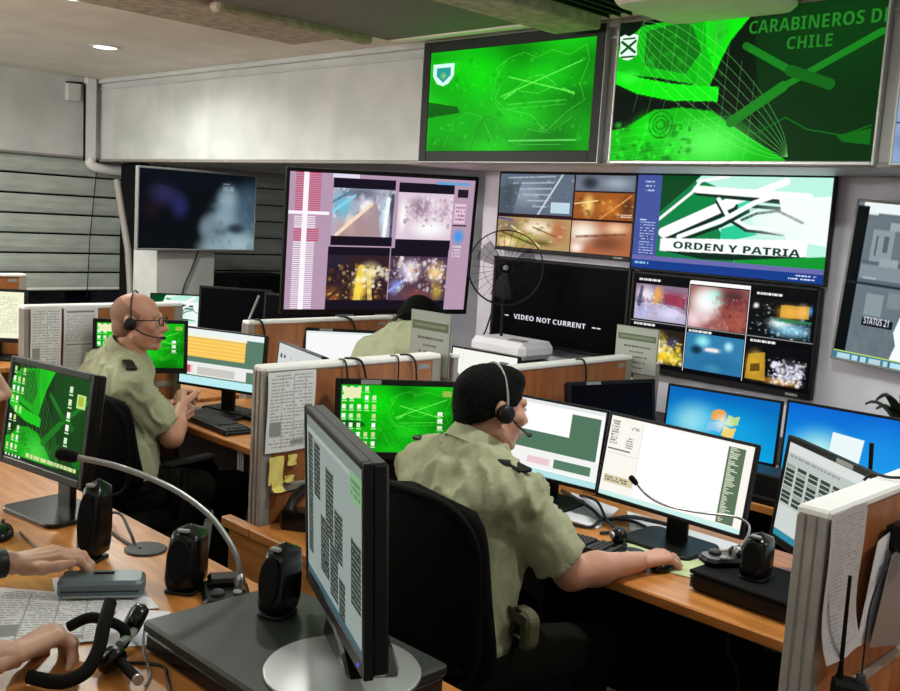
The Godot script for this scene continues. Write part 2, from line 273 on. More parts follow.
func small_things() -> void:
	# sheets on the partitions
	pinned("pinned_sheet", "printed grey table sheet pinned on the middle partition", -2.2985, .950, 1.185, -1.618, -1.785, M.sheet_table)
	var notes := [[.855, .938, -1.632, -1.682, "larger yellow note under the printed table on the middle partition"], [.906, .938, -1.697, -1.729, "small square yellow note right of the larger one"], [.838, .868, -1.640, -1.680, "curling yellow note at the bottom of the larger one"], [.857, .876, -1.688, -1.722, "low yellow note beside the curling one"]]
	for i in 4: pinned("sticky_note", notes[i][4], -2.2985 + (.004 if i == 2 else .0), notes[i][0], notes[i][1], notes[i][2], notes[i][3], M.note, "yellow notes on the middle partition", "note", .02 if i == 2 else .004)
	pinned("pinned_sheet", "printed table sheet near the left end of the partition behind the officer in glasses", -3.9485, .93, 1.190, -1.63, -1.755, M.sheet_table)
	pinned("pinned_sheet", "printed text sheet nearest the neck of the officer in glasses", -3.9485, .93, 1.190, -1.765, -1.91, M.sheet_text)
	pinned("pinned_sheet", "long handwritten sheet curling off the right front partition", -.6625, .94, 1.197, -1.603, -1.745, M.sheet_list, "", "paper", .022)
	# cords over the partitions
	cable("short black cord hanging over the middle partition, left one", [Vector3(-2.33, 1.203, -1.90), Vector3(-2.298, 1.203, -1.895), Vector3(-2.29, 1.17, -1.90), Vector3(-2.29, 1.08, -1.91)], .003)
	cable("looped black cord beside it over the middle partition", [Vector3(-2.34, 1.203, -1.93), Vector3(-2.298, 1.205, -1.945), Vector3(-2.29, 1.18, -1.965), Vector3(-2.288, 1.10, -1.985)], .004)
	cable("thin black cord over the far part of the middle partition", [Vector3(-2.33, 1.203, -2.11), Vector3(-2.298, 1.203, -2.11), Vector3(-2.29, 1.17, -2.11), Vector3(-2.29, 1.08, -2.11)], .0025)
	cable("looped black cord at the far end of the middle partition", [Vector3(-2.33, 1.203, -2.15), Vector3(-2.298, 1.204, -2.165), Vector3(-2.29, 1.17, -2.185), Vector3(-2.29, 1.06, -2.195)], .0035)
	cable("black cord looped over the near end of the second-row partition at the blank white monitor", [Vector3(-3.945, 1.113, -2.69), Vector3(-3.91, 1.113, -2.70), Vector3(-3.903, 1.06, -2.72), Vector3(-3.903, .95, -2.73)], .005)
	cable("black cord over the middle of the second-row partition at the blank white monitor", [Vector3(-3.945, 1.113, -3.20), Vector3(-3.91, 1.115, -3.22), Vector3(-3.903, 1.09, -3.26), Vector3(-3.903, 1.0, -3.30)], .005)
	cable("black cord over the second-row partition behind the dark head", [Vector3(-2.42, 1.113, -3.20), Vector3(-2.385, 1.113, -3.205), Vector3(-2.378, 1.06, -3.22), Vector3(-2.378, .98, -3.22)], .004)
	cable("thin black cord across the top of the right front partition", [Vector3(-.74, 1.19, -1.93), Vector3(-.727, 1.205, -1.935), Vector3(-.695, 1.207, -1.931), Vector3(-.66, 1.205, -1.95), Vector3(-.655, 1.16, -1.96), Vector3(-.655, 1.05, -1.95)], .003)
	# front desk
	var cs := thing("black_case", "flat black equipment case on the front desk under the tilted monitor", "case", Vector3(-1.50, .74, -1.135))
	part("lid", mb().box(Vector3(0, .053, 0), Vector3(.525, .026, .355), .006), M.boxtop, cs, "matt grey-black lid")
	part("body", mb().box(Vector3(0, .021, 0), Vector3(.515, .038, .345), .005), M.gloss, cs)
	for sx in [-1, 1]:
		for sz in [-1, 1]: part("foot", mb().lathe([[.012, 0], [.012, .004], [.001, .004]], Vector3(sx * .22, -.0, sz * .14)), M.matte, cs)
	var lay := func(called, label, P: Array, y: float, mt, cat := "paper"):
		var f := func(u, v): return (P[0] as Vector3).lerp(P[1], u).lerp((P[3] as Vector3).lerp(P[2], u), v) + Vector3(0, y + .0015 + .001 * sin(u * 5) * sin(v * 4), 0)
		single(called, mb().sheet(f, 5, 5), mt, label, cat)
	lay.call("paper_sheet", "printed sheet under the grey punch on the front desk", [Vector3(-2.24, 0, -.98), Vector3(-2.13, 0, -1.13), Vector3(-1.93, 0, -1.09), Vector3(-2.02, 0, -.90)], .741, M.sheet_text)
	lay.call("paper_sheet", "large printed sheet under both hands on the front desk", [Vector3(-2.25, 0, -.86), Vector3(-2.05, 0, -1.04), Vector3(-1.84, 0, -.93), Vector3(-1.95, 0, -.68)], .7425, M.sheet_table)
	lay.call("paper_sheet", "white sheet under the desk headset", [Vector3(-1.98, 0, -1.02), Vector3(-1.90, 0, -1.10), Vector3(-1.76, 0, -1.0), Vector3(-1.83, 0, -.88)], .741, M.paper)
	var dv := thing("hole_punch", "grey-blue desk punch under the operator's left hand", "office tool", Vector3(-2.085, .743, -1.03), 57)
	part("body", mb().prism(rrect(.19, .085, .022), 0, .042, .008, Transform3D(Basis(Vector3.RIGHT, -PI / 2), Vector3.ZERO)), M.device, dv)
	part("side_groove", mb().bx(-.085, .085, .018, .021, .040, .0435), M.dark, dv)
	part("front_lip", mb().bx(-.08, .088, .004, .010, .040, .047, .002), M.plasticgrey, dv)
	part("top_window", mb().bx(-.02, .025, .0415, .0435, -.02, -.008, .0005), M.matte, dv)
	speaker("tall black desk speaker beside the front left monitor", Vector3(-2.31, .74, -1.115), 30, Vector3(.062, .205, .085))
	speaker("black desk speaker behind the gooseneck base on the front desk", Vector3(-2.00, .74, -1.195), 35, Vector3(.085, .155, .095))
	speaker("black desk speaker standing on the flat black case", Vector3(-1.625, .807, -1.19), 20, Vector3(.070, .150, .085))
	gooseneck("desk microphone with a long silver neck on the front desk", Vector3(-1.925, .74, -1.255), 62, [Vector3(-1.877, 0.785, -1.265), Vector3(-1.887, 0.831, -1.264), Vector3(-1.909, 0.876, -1.250), Vector3(-1.946, 0.929, -1.223), Vector3(-1.991, 0.978, -1.175), Vector3(-2.030, 1.016, -1.115), Vector3(-2.078, 1.046, -1.045), Vector3(-2.128, 1.061, -0.984)], .0072, .014)
	var hs := thing("desk_headset", "black headset with a thick padded band lying on the front desk", "headset", Vector3(-1.75, .74, -.87))
	var o := Vector3(-1.75, .74, -.87)
	var tb := func(P: Array): 
		var Q := []
		for p in curve(P, 6): Q.append(p - o)
		return Q
	part("headband", mb().tube(tb.call([Vector3(-1.743, 0.762, -0.723), Vector3(-1.685, 0.765, -0.754), Vector3(-1.676, 0.775, -0.797), Vector3(-1.698, 0.800, -0.833), Vector3(-1.733, 0.830, -0.861), Vector3(-1.781, 0.850, -0.897)]), .0135, 10), M.matte, hs)
	part("second_band", mb().tube(tb.call([Vector3(-1.872, 0.78, -0.855), Vector3(-1.847, 0.800, -0.883), Vector3(-1.818, 0.800, -0.905), Vector3(-1.783, 0.790, -0.925), Vector3(-1.769, 0.770, -0.924), Vector3(-1.738, 0.762, -0.887)]), .011, 10), M.matte, hs)
	part("ear_cup", mb().lathe([[.001, -.018], [.030, -.016], [.036, -.004], [.034, .012], [.02, .018], [.001, .018]], Vector3(-1.825, .78, -.975) - o, Basis(Vector3(.6, 0, .4).normalized(), 1.1), 22), M.gloss, hs)
	part("ear_cup", mb().lathe([[.001, -.015], [.026, -.014], [.030, 0], [.026, .014], [.001, .015]], Vector3(-1.712, .765, -.868) - o, Basis(Vector3(.3, 0, .8).normalized(), .9), 22), M.gloss, hs)
	part("hinge", mb().tube(tb.call([Vector3(-1.745, .775, -.90), Vector3(-1.79, .77, -.95), Vector3(-1.81, .775, -.965)]), .009, 8), M.silver, hs)
	part("microphone_arm", mb().tube(tb.call([Vector3(-1.746, 0.768, -0.881), Vector3(-1.681, 0.768, -0.873), Vector3(-1.607, 0.765, -0.867)]), .010, 10), M.matte, hs)
	part("arm_tip", mb().tube(tb.call([Vector3(-1.612, 0.765, -0.8675), Vector3(-1.604, 0.765, -0.867)]), .0105, 10), M.silver, hs)
	part("cord", mb().tube(tb.call([Vector3(-1.80, .775, -.985), Vector3(-1.77, .752, -.965), Vector3(-1.726, 0.744, -0.945), Vector3(-1.654, 0.744, -0.917), Vector3(-1.615, 0.744, -0.886)]), .0028, 6), M.plasticgrey, hs)
	cable("black cord curling behind the desk headset to the flat case", [Vector3(-1.735, 0.743, -0.897), Vector3(-1.676, 0.743, -0.951), Vector3(-1.62, 0.743, -0.935), Vector3(-1.546, 0.743, -0.90)], .0035)
	cable("black cord behind the front left monitor foot", [Vector3(-2.717, 0.744, -1.211), Vector3(-2.578, 0.744, -1.249), Vector3(-2.378, 0.744, -1.237), Vector3(-2.299, 0.746, -1.238)], .004)
	cable("black cord looping to the round desk grommet", [Vector3(-2.631, 0.744, -1.305), Vector3(-2.50, 0.78, -1.284), Vector3(-2.38, .77, -1.25), Vector3(-2.327, 0.746, -1.239)], .0045)
	cable("thin black cord left of the tall desk speaker", [Vector3(-2.606, 0.743, -1.052), Vector3(-2.470, 0.743, -1.035), Vector3(-2.392, 0.743, -1.041), Vector3(-2.302, 0.743, -1.078)], .003)
	single("desk_grommet", mb().lathe([[.052, 0], [.055, .003], [.05, .006], [.001, .006]], Vector3(-2.298, .74, -1.254)), M.dark, "round dark cable cover in the front desk", "grommet")
	mouse("black mouse left of the front left monitor foot", Vector3(-2.60, .74, -1.00), 60)
	# desk of the officer with the mouse
	var ph := thing("telephone", "black desk telephone on the corner desk behind the tilted monitor", "telephone", Vector3(-2.225, .74, -1.755), 35)
	part("base", mb().prism([Vector2(-.09, 0), Vector2(.09, 0), Vector2(.09, .055), Vector2(-.09, .022)], -.08, .08, .006, Transform3D(Basis(Vector3.UP, -PI / 2), Vector3.ZERO)), M.gloss, ph)
	part("handset", mb().tube(curve([Vector3(-.055, .05, .09), Vector3(-.055, .075, .06), Vector3(-.055, .085, 0), Vector3(-.055, .085, -.06), Vector3(-.055, .07, -.085)]), [.022] + range(23).map(func(_i): return .014) + [.022], 10), M.black, ph)
	part("keypad", mb().bx(-.0, .06, .045, .052, -.05, .05, .002), M.dark, ph)
	keyboard("black keyboard beside the trackball on the officer's desk", Vector3(-1.66, .74, -2.245), 8, .30, .11)
	single("mouse_pad", mb().prism(rrect(.30, .15, .03), 0, .003, .001, Transform3D(Basis(Vector3.UP, .2) * Basis(Vector3.RIGHT, -PI / 2), Vector3(-1.425, .74, -2.335))), M.green_pad, "pale green mouse pad under the officer's hand", "mouse pad")
	single("pad_print", mb().prism(oval(.032, .02), 0, .0012, .0004, Transform3D(Basis(Vector3.UP, .2) * Basis(Vector3.RIGHT, -PI / 2), Vector3(-1.515, .743, -2.345))), M.gloss, "black oval badge on the pale green mouse pad", "badge")
	mouse("black mouse under the officer's right hand", Vector3(-1.382, .743, -2.290), 10)
	var tk := thing("webcam", "small round black webcam beside the green mouse pad", "camera", Vector3(-1.572, .74, -2.345), -20)
	part("foot", mb().lathe([[.026, 0], [.028, .006], [.012, .012], [.001, .012]]), M.black, tk)
	part("ball", mb().lathe([[.001, .008], [.018, .014], [.025, .032], [.018, .050], [.001, .056]]), M.gloss, tk)
	part("lens", mb().lathe([[.010, 0], [.011, .006], [.007, .008], [.001, .006]], Vector3(0, .034, .020), Basis(Vector3.RIGHT, PI / 2)), M.silver, tk)
	lay.call("paper_sheet", "pale sheet under the white-page monitor", [Vector3(-1.76, 0, -2.66), Vector3(-1.36, 0, -2.66), Vector3(-1.36, 0, -2.40), Vector3(-1.56, 0, -2.40)], .7405, M.paper)
	lay.call("paper_sheet", "pale sheet left of the cables behind the webcam", [Vector3(-2.0, 0, -2.68), Vector3(-1.79, 0, -2.66), Vector3(-1.70, 0, -2.42), Vector3(-1.88, 0, -2.42)], .7405, M.paper)
	cable("thick black cable lying behind the webcam", [Vector3(-2.026, 0.747, -2.657), Vector3(-1.823, 0.755, -2.546), Vector3(-1.730, 0.75, -2.498), Vector3(-1.690, 0.75, -2.600), Vector3(-1.525, 0.747, -2.640)], .006)
	cable("black cable crossing the pale sheets behind the webcam", [Vector3(-1.812, 0.747, -2.377), Vector3(-1.716, 0.747, -2.40), Vector3(-1.735, 0.75, -2.50), Vector3(-1.652, 0.75, -2.555), Vector3(-1.505, 0.747, -2.488)], .005)
	cable("looped black cable in front of the white form monitor", [Vector3(-1.95, 0.747, -2.66), Vector3(-1.839, 0.765, -2.60), Vector3(-1.728, 0.752, -2.501), Vector3(-1.65, 0.747, -2.44), Vector3(-1.66, 0.747, -2.38)], .005)
	var c2 := thing("black_box", "flat black equipment box at the right front of the officer's desk", "box", Vector3(-1.105, .74, -2.305), -3)
	part("body", mb().box(Vector3(0, .025, 0), Vector3(.285, .045, .21), .008), M.black, c2)
	part("lid", mb().box(Vector3(0, .051, 0), Vector3(.292, .010, .217), .003), M.matte, c2)
	part("corner_label", mb().bx(-.146, -.143, .008, .04, .06, .1), M.plasticgrey, c2)
	speaker("black desk speaker beside the small gooseneck microphone", Vector3(-1.118, .796, -2.285), 5, Vector3(.07, .115, .075))
	gooseneck("small gooseneck microphone reaching across the white page monitor", Vector3(-1.205, .796, -2.355), -30, [Vector3(-1.202, 0.826, -2.347), Vector3(-1.187, 0.874, -2.367), Vector3(-1.196, 0.899, -2.378), Vector3(-1.227, 0.913, -2.363), Vector3(-1.285, 0.911, -2.335), Vector3(-1.333, 0.910, -2.315), Vector3(-1.393, 0.916, -2.286), Vector3(-1.434, 0.935, -2.263), Vector3(-1.466, 0.965, -2.249)], .0032, .008, .08)
	cable("black cable hanging below the officer's desk", [Vector3(-1.263, 0.70, -2.45), Vector3(-1.236, 0.615, -2.43), Vector3(-1.239, 0.529, -2.42), Vector3(-1.195, 0.428, -2.42), Vector3(-1.2, .01, -2.45)], .006)
	cable("second black cable looping below the officer's desk", [Vector3(-1.222, 0.70, -2.45), Vector3(-1.169, 0.596, -2.42), Vector3(-1.10, 0.571, -2.42), Vector3(-1.02, .62, -2.45), Vector3(-.98, .70, -2.47)], .005)
	var eq := thing("equipment_box", "low black equipment box on the second-row desk under the flag screen", "box", Vector3(-1.52, .74, -3.20))
	part("body", mb().box(Vector3(0, .055, 0), Vector3(.62, .105, .13), .006), M.black, eq)
	part("front_strip", mb().bx(-.28, .28, .02, .03, .063, .067), M.dark, eq)
	part("foot", mb().bx(-.3, .3, .0, .005, -.06, .06), M.matte, eq)
	var pc := thing("belt_pouch", "khaki pouch on the belt of the officer with the mouse", "pouch", Vector3(-1.455, .675, -1.80), -15)
	part("body", mb().prism(rrect(.085, .10, .03), -.02, .02, .008), M.pouch, pc)
	part("flap", mb().box(Vector3(0, .03, .022), Vector3(.08, .03, .006), .002), M.pouch, pc)
	part("buckle", mb().box(Vector3(.005, -.015, .022), Vector3(.022, .008, .004), .001), M.silver, pc)
	part("strap", mb().bx(-.012, .012, -.05, .05, .018, .024, .002), M.matte, pc)
	# desk of the officer in glasses
	keyboard("black keyboard at the desk edge beside the clasped hands", Vector3(-3.50, .74, -2.215), -4, .42, .14)
	keyboard("second black keyboard under the yellow-table monitor", Vector3(-3.62, .74, -2.42), 8, .40, .13)
	# second row and screen wall
	var pr := thing("printer", "white printer in front of the black wall screen", "printer", Vector3(-3.555, .74, -4.12))
	part("cabinet", mb().bx(-.18, .18, 0, .17, -.12, .14, .012), M.dark, pr, "dark lower body")
	part("lid", mb().box(Vector3(0, .225, .01), Vector3(.40, .095, .28), .03), M.printerwhite, pr, "rounded white cover")
	part("paper_tray", mb().box(Vector3(0, .14, .17), Vector3(.30, .012, .10), .004), M.plasticgrey, pr)
	part("control_panel", mb().box(Vector3(.10, .274, .08), Vector3(.10, .012, .06), .003), M.plasticgrey, pr)
	single("low_cabinet", mb().bx(-4.0, -1.0, 0, .74, -4.30, -3.80, .006), M.dark, "long dark sideboard below the wall screens under the printer", "sideboard")
	var bk := thing("grey_tray", "grey paper trays stacked beside the printer", "tray", Vector3(-3.16, .74, -4.02), 10)
	for i in 3: part("tray", mb().box(Vector3(0, .03 + i * .055, 0), Vector3(.26, .014, .3), .004), M.plasticgrey, bk)
	part("side_bracket", mb().bx(-.13, -.122, 0, .16, -.15, .15, .002).bx(.122, .13, 0, .16, -.15, .15, .002), M.plasticgrey, bk)
	var fn := thing("pedestal_fan", "black pedestal fan standing before the switched-off wall screen", "fan", Vector3(-3.61, 0, -4.08), 42)
	part("foot", mb().lathe([[.19, 0], [.19, .02], [.06, .04], [.02, .05], [.001, .05]]), M.black, fn)
	part("pole", mb().tube([Vector3(0, .04, -.06), Vector3(0, 1.36, -.06)], .009, 10), M.black, fn)
	part("motor", mb().tube([Vector3(0, 1.395, -.14), Vector3(0, 1.395, -.12), Vector3(0, 1.395, -.03)], [.018, .024, .026], 16), M.matte, fn)
	var gd := mb()
	for rr in [[.205, 0.0, .0036], [.205, -.06, .002], [.12, .036, .0012], [.04, .050, .0016]]:
		var P := []
		for i in 41: P.append(Vector3(cos(TAU * i / 40) * rr[0], 1.395 + sin(TAU * i / 40) * rr[0], rr[1]))
		gd.tube(P, rr[2], 5, false)
	part("guard_ring", gd, M.black, fn)
	var sp := mb()
	for i in 26:
		var d := Vector3(cos(TAU * i / 26), sin(TAU * i / 26), 0)
		sp.tube([Vector3(0, 1.395, .05) + d * .04, Vector3(0, 1.395, .035) + d * .12, Vector3(0, 1.395, 0) + d * .205], .0011, 4)
	part("guard_wires", sp, M.black, fn).set_meta("kind", "stuff")
	for i in 3:
		var a := TAU * i / 3 + .4
		var f := func(u, v):
			var an: float = a + (u - .5) * .9 * (1.0 - .2 * v)
			var r: float = .03 + v * .14
			return Vector3(cos(an) * r, 1.395 + sin(an) * r, -.02 + (u - .5) * .05)
		part("fan_blade", mb().sheet(f, 6, 6, .002), M.smoke, fn)
	part("hub", mb().tube([Vector3(0, 1.395, -.03), Vector3(0, 1.395, .01), Vector3(0, 1.395, .02)], [.016, .016, .010], 16), M.plasticgrey, fn)
	cable("thin dark cord hanging on the wall left of the printer", [Vector3(-3.953, 1.108, -4.37), Vector3(-3.992, 0.995, -4.37), Vector3(-4.041, 0.85, -4.37), Vector3(-4.04, .3, -4.37)], .005)
	cable("dark cord hanging below the small wall screen on the pillar", [Vector3(-6.41, 1.32, -3.872), Vector3(-6.41, 1.163, -3.811), Vector3(-6.41, 0.946, -3.736), Vector3(-6.41, .4, -3.72)], .007)
	var pl := thing("potted_plant", "dark green leafy plant behind the blue note screen", "plant", Vector3(-1.36, .74, -3.95))
	part("pot", mb().lathe([[.07, 0], [.09, .12], [.095, .14], [.08, .14], [.001, .13]]), M.terracotta, pl)
	var g := RandomNumberGenerator.new(); g.seed = 12
	for i in 16:
		var a := g.randf() * TAU
		var L := g.randf_range(.10, .20)
		var up := g.randf_range(.12, .26)
		var d := Vector3(cos(a), 0, sin(a))
		var sd := d.cross(Vector3.UP)
		var f := func(u, v): return Vector3(0, .13, 0) + d * (v * L) + Vector3(0, up * sin(v * 2.0) * .95, 0) + sd * ((u - .5) * .055 * sin(PI * clampf(.12 + v * .86, 0, 1))) - Vector3(0, absf(u - .5) * .02, 0)
		part("leaf", mb().sheet(f, 4, 8, .0008), M.leaf, pl)
	single("antenna_rod", mb().tube([Vector3(-3.95, 1.11, -2.66), Vector3(-3.93, 1.23, -2.70)], .006, 6), M.plasticgrey, "short pale rod standing up at the end of the second-row partition", "rod")
	single("whip_antenna", mb().tube([Vector3(-.985, .74, -2.62), Vector3(-.987, 1.0, -2.62), Vector3(-.995, 1.129, -2.62)], [.006, .005, .0065], 8), M.black, "thin black antenna standing in front of the blue note screen", "antenna")
	# right of the front partition
	var rd := thing("radio", "black handheld radio with an upright antenna right of the curling sheet", "radio", Vector3(-.617, .74, -1.655), 20)
	part("body", mb().box(Vector3(0, .085, 0), Vector3(.062, .17, .04), .008), M.black, rd)
	part("antenna", mb().tube([Vector3(-.018, .165, 0), Vector3(-.018, .19, 0), Vector3(-.020, .35, 0)], [.007, .004, .003], 8), M.matte, rd)
	part("knob", mb().lathe([[.008, 0], [.008, .012], [.001, .013]], Vector3(.015, .17, 0)), M.dark, rd)
	part("display", mb().bx(-.02, .02, .09, .115, .019, .0205), M.plasticgrey, rd)
	var br := thing("cable_clamp", "black clamp with cords on the right face of the front partition", "clamp", Vector3(-.64, 1.112, -1.88))
	part("jaw", mb().box(Vector3(.0, 0, 0), Vector3(.045, .05, .05), .006), M.black, br)
	part("screw", mb().tube([Vector3(.0, 0, -.02), Vector3(.05, .0, -.05)], .010, 10), M.gloss, br)
	part("ring", mb().lathe([[.016, -.006], [.024, -.006], [.024, .006], [.016, .006], [.016, -.006]], Vector3(.035, .0, .01), Basis(Vector3.BACK, .6)), M.black, br)
	cable("dark cord hanging from the clamp down to the radio", [Vector3(-0.640, 1.10, -1.865), Vector3(-0.640, 1.050, -1.80), Vector3(-0.640, 1.0, -1.765), Vector3(-0.635, .92, -1.75), Vector3(-.63, .78, -1.74)], .0018)
	lay.call("plastic_sleeve", "white sleeve hanging from the clamp at the right edge", [Vector3(-.652, 1.115, -1.80), Vector3(-.652, 1.14, -1.98), Vector3(-.652, .86, -2.02), Vector3(-.652, .935, -1.755)], 0.0, M.paper, "sleeve")
	lay.call("grey_folder", "grey folder hanging in front of the white sleeve at the right edge", [Vector3(-.636, 1.088, -1.83), Vector3(-.636, 1.10, -1.99), Vector3(-.636, .87, -2.02), Vector3(-.636, .925, -1.775)], 0.0, M.foldergrey, "folder")
	cable("thin red cord on the desk right of the front partition", [Vector3(-.64, .745, -1.93), Vector3(-.60, .745, -1.90), Vector3(-.56, .75, -1.92), Vector3(-.50, .745, -1.95)], .005, flat(Color(.6, .1, .1), .5))

# ---------------------------------------------------------------- mesh builder
class MB:
	var v := PackedVector3Array()
	var n := PackedVector3Array()
	var u := PackedVector2Array()
	var ix := PackedInt32Array()
	func tri(a: Vector3, b: Vector3, c: Vector3) -> void:      # counter-clockwise seen from outside
		var nn := (b - a).cross(c - a).normalized()
		var k := v.size()
		v.append_array([a, b, c]); n.append_array([nn, nn, nn])
		u.append_array([Vector2.ZERO, Vector2.ZERO, Vector2.ZERO])
		ix.append_array([k, k + 2, k + 1])
	func quad(a: Vector3, b: Vector3, c: Vector3, d: Vector3, uv := false) -> void:
		var nn := (b - a).cross(c - a)
		if nn.length_squared() < 1e-16: nn = (c - a).cross(d - a)
		nn = nn.normalized()
		var k := v.size()
		v.append_array([a, b, c, d]); n.append_array([nn, nn, nn, nn])
		if uv: u.append_array([Vector2(0, 1), Vector2(1, 1), Vector2(1, 0), Vector2(0, 0)])
		else: u.append_array([Vector2.ZERO, Vector2.ZERO, Vector2.ZERO, Vector2.ZERO])
		ix.append_array([k, k + 2, k + 1, k, k + 3, k + 2])
	# box with chamfered edges
	func box(c: Vector3, s: Vector3, b := 0.0, q := Basis.IDENTITY) -> MB:
		var h := s * 0.5
		b = minf(b, minf(h.x, minf(h.y, h.z)) * 0.9)
		for ax in 3:
			for sg in [-1.0, 1.0]:
				var e1 := (ax + 1) % 3
				var e2 := (ax + 2) % 3
				var P := []
				for k in [[-1.0, -1.0], [1.0, -1.0], [1.0, 1.0], [-1.0, 1.0]]:
					var p := Vector3.ZERO
					p[ax] = sg * h[ax]; p[e1] = k[0] * (h[e1] - b); p[e2] = k[1] * (h[e2] - b)
					P.append(c + q * p)
				if sg > 0: quad(P[0], P[1], P[2], P[3])
				else: quad(P[3], P[2], P[1], P[0])
		if b > 0.0:
			for ax in 3:
				var e1 := (ax + 1) % 3
				var e2 := (ax + 2) % 3
				for s1 in [-1.0, 1.0]:
					for s2 in [-1.0, 1.0]:
						var P := []
						for k in [[-1.0, 0], [1.0, 0], [1.0, 1], [-1.0, 1]]:
							var p := Vector3.ZERO
							p[ax] = k[0] * (h[ax] - b)
							p[e1] = s1 * (h[e1] - (b if k[1] == 0 else 0.0))
							p[e2] = s2 * (h[e2] - (b if k[1] == 1 else 0.0))
							P.append(c + q * p)
						if s1 * s2 < 0: quad(P[0], P[1], P[2], P[3])
						else: quad(P[3], P[2], P[1], P[0])
			for s1 in [-1.0, 1.0]:
				for s2 in [-1.0, 1.0]:
					for s3 in [-1.0, 1.0]:
						var p1 := c + q * Vector3(s1 * h.x, s2 * (h.y - b), s3 * (h.z - b))
						var p2 := c + q * Vector3(s1 * (h.x - b), s2 * h.y, s3 * (h.z - b))
						var p3 := c + q * Vector3(s1 * (h.x - b), s2 * (h.y - b), s3 * h.z)
						if s1 * s2 * s3 > 0: tri(p1, p2, p3)
						else: tri(p1, p3, p2)
		return self
	func bx(x0: float, x1: float, y0: float, y1: float, z0: float, z1: float, b := 0.0) -> MB:
		return box(Vector3(x0 + x1, y0 + y1, z0 + z1) * 0.5, Vector3(absf(x1 - x0), absf(y1 - y0), absf(z1 - z0)), b)
	# ring loft: rings are arrays of equal length, smooth across, capped
	func loft(R: Array, closed := true, cap := true) -> MB:
		var m: int = R[0].size()
		var k0 := v.size()
		for i in R.size():
			var cen := Vector3.ZERO
			for p in R[i]: cen += p
			cen /= m
			var ax: Vector3
			var pc := Vector3.ZERO
			var nc := Vector3.ZERO
			for p in R[maxi(i - 1, 0)]: pc += p
			for p in R[mini(i + 1, R.size() - 1)]: nc += p
			ax = (nc - pc)
			for j in m:
				var p: Vector3 = R[i][j]
				var t: Vector3 = R[i][(j + 1) % m] - R[i][(j - 1 + m) % m]
				var s: Vector3 = R[mini(i + 1, R.size() - 1)][j] - R[maxi(i - 1, 0)][j]
				var nn := t.cross(s)
				if nn.length_squared() < 1e-14: nn = p - cen
				v.append(p); n.append(nn.normalized()); u.append(Vector2(float(j) / m, float(i) / maxi(R.size() - 1, 1)))
		for i in R.size() - 1:
			for j in (m if closed else m - 1):
				var a := k0 + i * m + j
				var b := k0 + i * m + (j + 1) % m
				ix.append_array([a, b + m, b, a, a + m, b + m])
		if cap and closed:
			for e in [0, R.size() - 1]:
				var cen := Vector3.ZERO
				for p in R[e]: cen += p
				cen /= m
				for j in m:
					if e == 0: tri(cen, R[e][(j + 1) % m], R[e][j])
					else: tri(cen, R[e][j], R[e][(j + 1) % m])
		return self
	func tube(P: Array, r, sides := 8, cap := true) -> MB:
		var R := []
		var up := Vector3.UP
		var t0: Vector3 = (P[1] - P[0]).normalized()
		if absf(t0.dot(up)) > 0.9: up = Vector3.RIGHT
		var sx := t0.cross(up).normalized()
		for i in P.size():
			var t: Vector3 = (P[mini(i + 1, P.size() - 1)] - P[maxi(i - 1, 0)]).normalized()
			sx = (sx - t * sx.dot(t)).normalized()
			var sy := sx.cross(t)
			var rr: float = r[i] if r is Array else r
			var g := []
			for j in sides:
				var a := -TAU * j / sides
				g.append(P[i] + (sx * cos(a) + sy * sin(a)) * rr)
			R.append(g)
		return loft(R, true, cap)
	func lathe(prof: Array, at := Vector3.ZERO, q := Basis.IDENTITY, sides := 20) -> MB:   # prof: [radius, height], bottom to top
		var R := []
		for p in prof:
			var g := []
			for j in sides:
				var a := -TAU * j / sides
				g.append(at + q * Vector3(cos(a) * p[0], p[1], sin(a) * p[0]))
			R.append(g)
		return loft(R, true, true)
	# flat outline (xy, counter-clockwise) pushed along z with a chamfer on the front
	func prism(poly: Array, z0: float, z1: float, b := 0.0, t := Transform3D.IDENTITY) -> MB:
		var pp := PackedVector2Array(poly)
		if Geometry2D.is_polygon_clockwise(pp): pp.reverse()
		var m := pp.size()
		var inn := PackedVector2Array()
		for i in m:
			var e1 := (pp[i] - pp[(i - 1 + m) % m]).normalized()
			var e2 := (pp[(i + 1) % m] - pp[i]).normalized()
			var nn := (Vector2(-e1.y, e1.x) + Vector2(-e2.y, e2.x))
			nn = nn.normalized() / maxf(0.4, nn.length() * 0.5)
			inn.append(pp[i] + nn * b)
		var trs := Geometry2D.triangulate_polygon(inn)
		for i in range(0, trs.size(), 3):
			var A := inn[trs[i]]; var B := inn[trs[i + 1]]; var C := inn[trs[i + 2]]
			if (B - A).cross(C - A) < 0:
				var D := B; B = C; C = D
			tri(t * Vector3(A.x, A.y, z1), t * Vector3(B.x, B.y, z1), t * Vector3(C.x, C.y, z1))
			tri(t * Vector3(A.x, A.y, z0), t * Vector3(C.x, C.y, z0), t * Vector3(B.x, B.y, z0))
		for i in m:
			var j := (i + 1) % m
			quad(t * Vector3(pp[i].x, pp[i].y, z0 + b), t * Vector3(pp[j].x, pp[j].y, z0 + b), t * Vector3(pp[j].x, pp[j].y, z1 - b), t * Vector3(pp[i].x, pp[i].y, z1 - b))
			if b > 0.0:
				quad(t * Vector3(pp[i].x, pp[i].y, z1 - b), t * Vector3(pp[j].x, pp[j].y, z1 - b), t * Vector3(inn[j].x, inn[j].y, z1), t * Vector3(inn[i].x, inn[i].y, z1))
				quad(t * Vector3(inn[i].x, inn[i].y, z0), t * Vector3(inn[j].x, inn[j].y, z0), t * Vector3(pp[j].x, pp[j].y, z0 + b), t * Vector3(pp[i].x, pp[i].y, z0 + b))
		return self
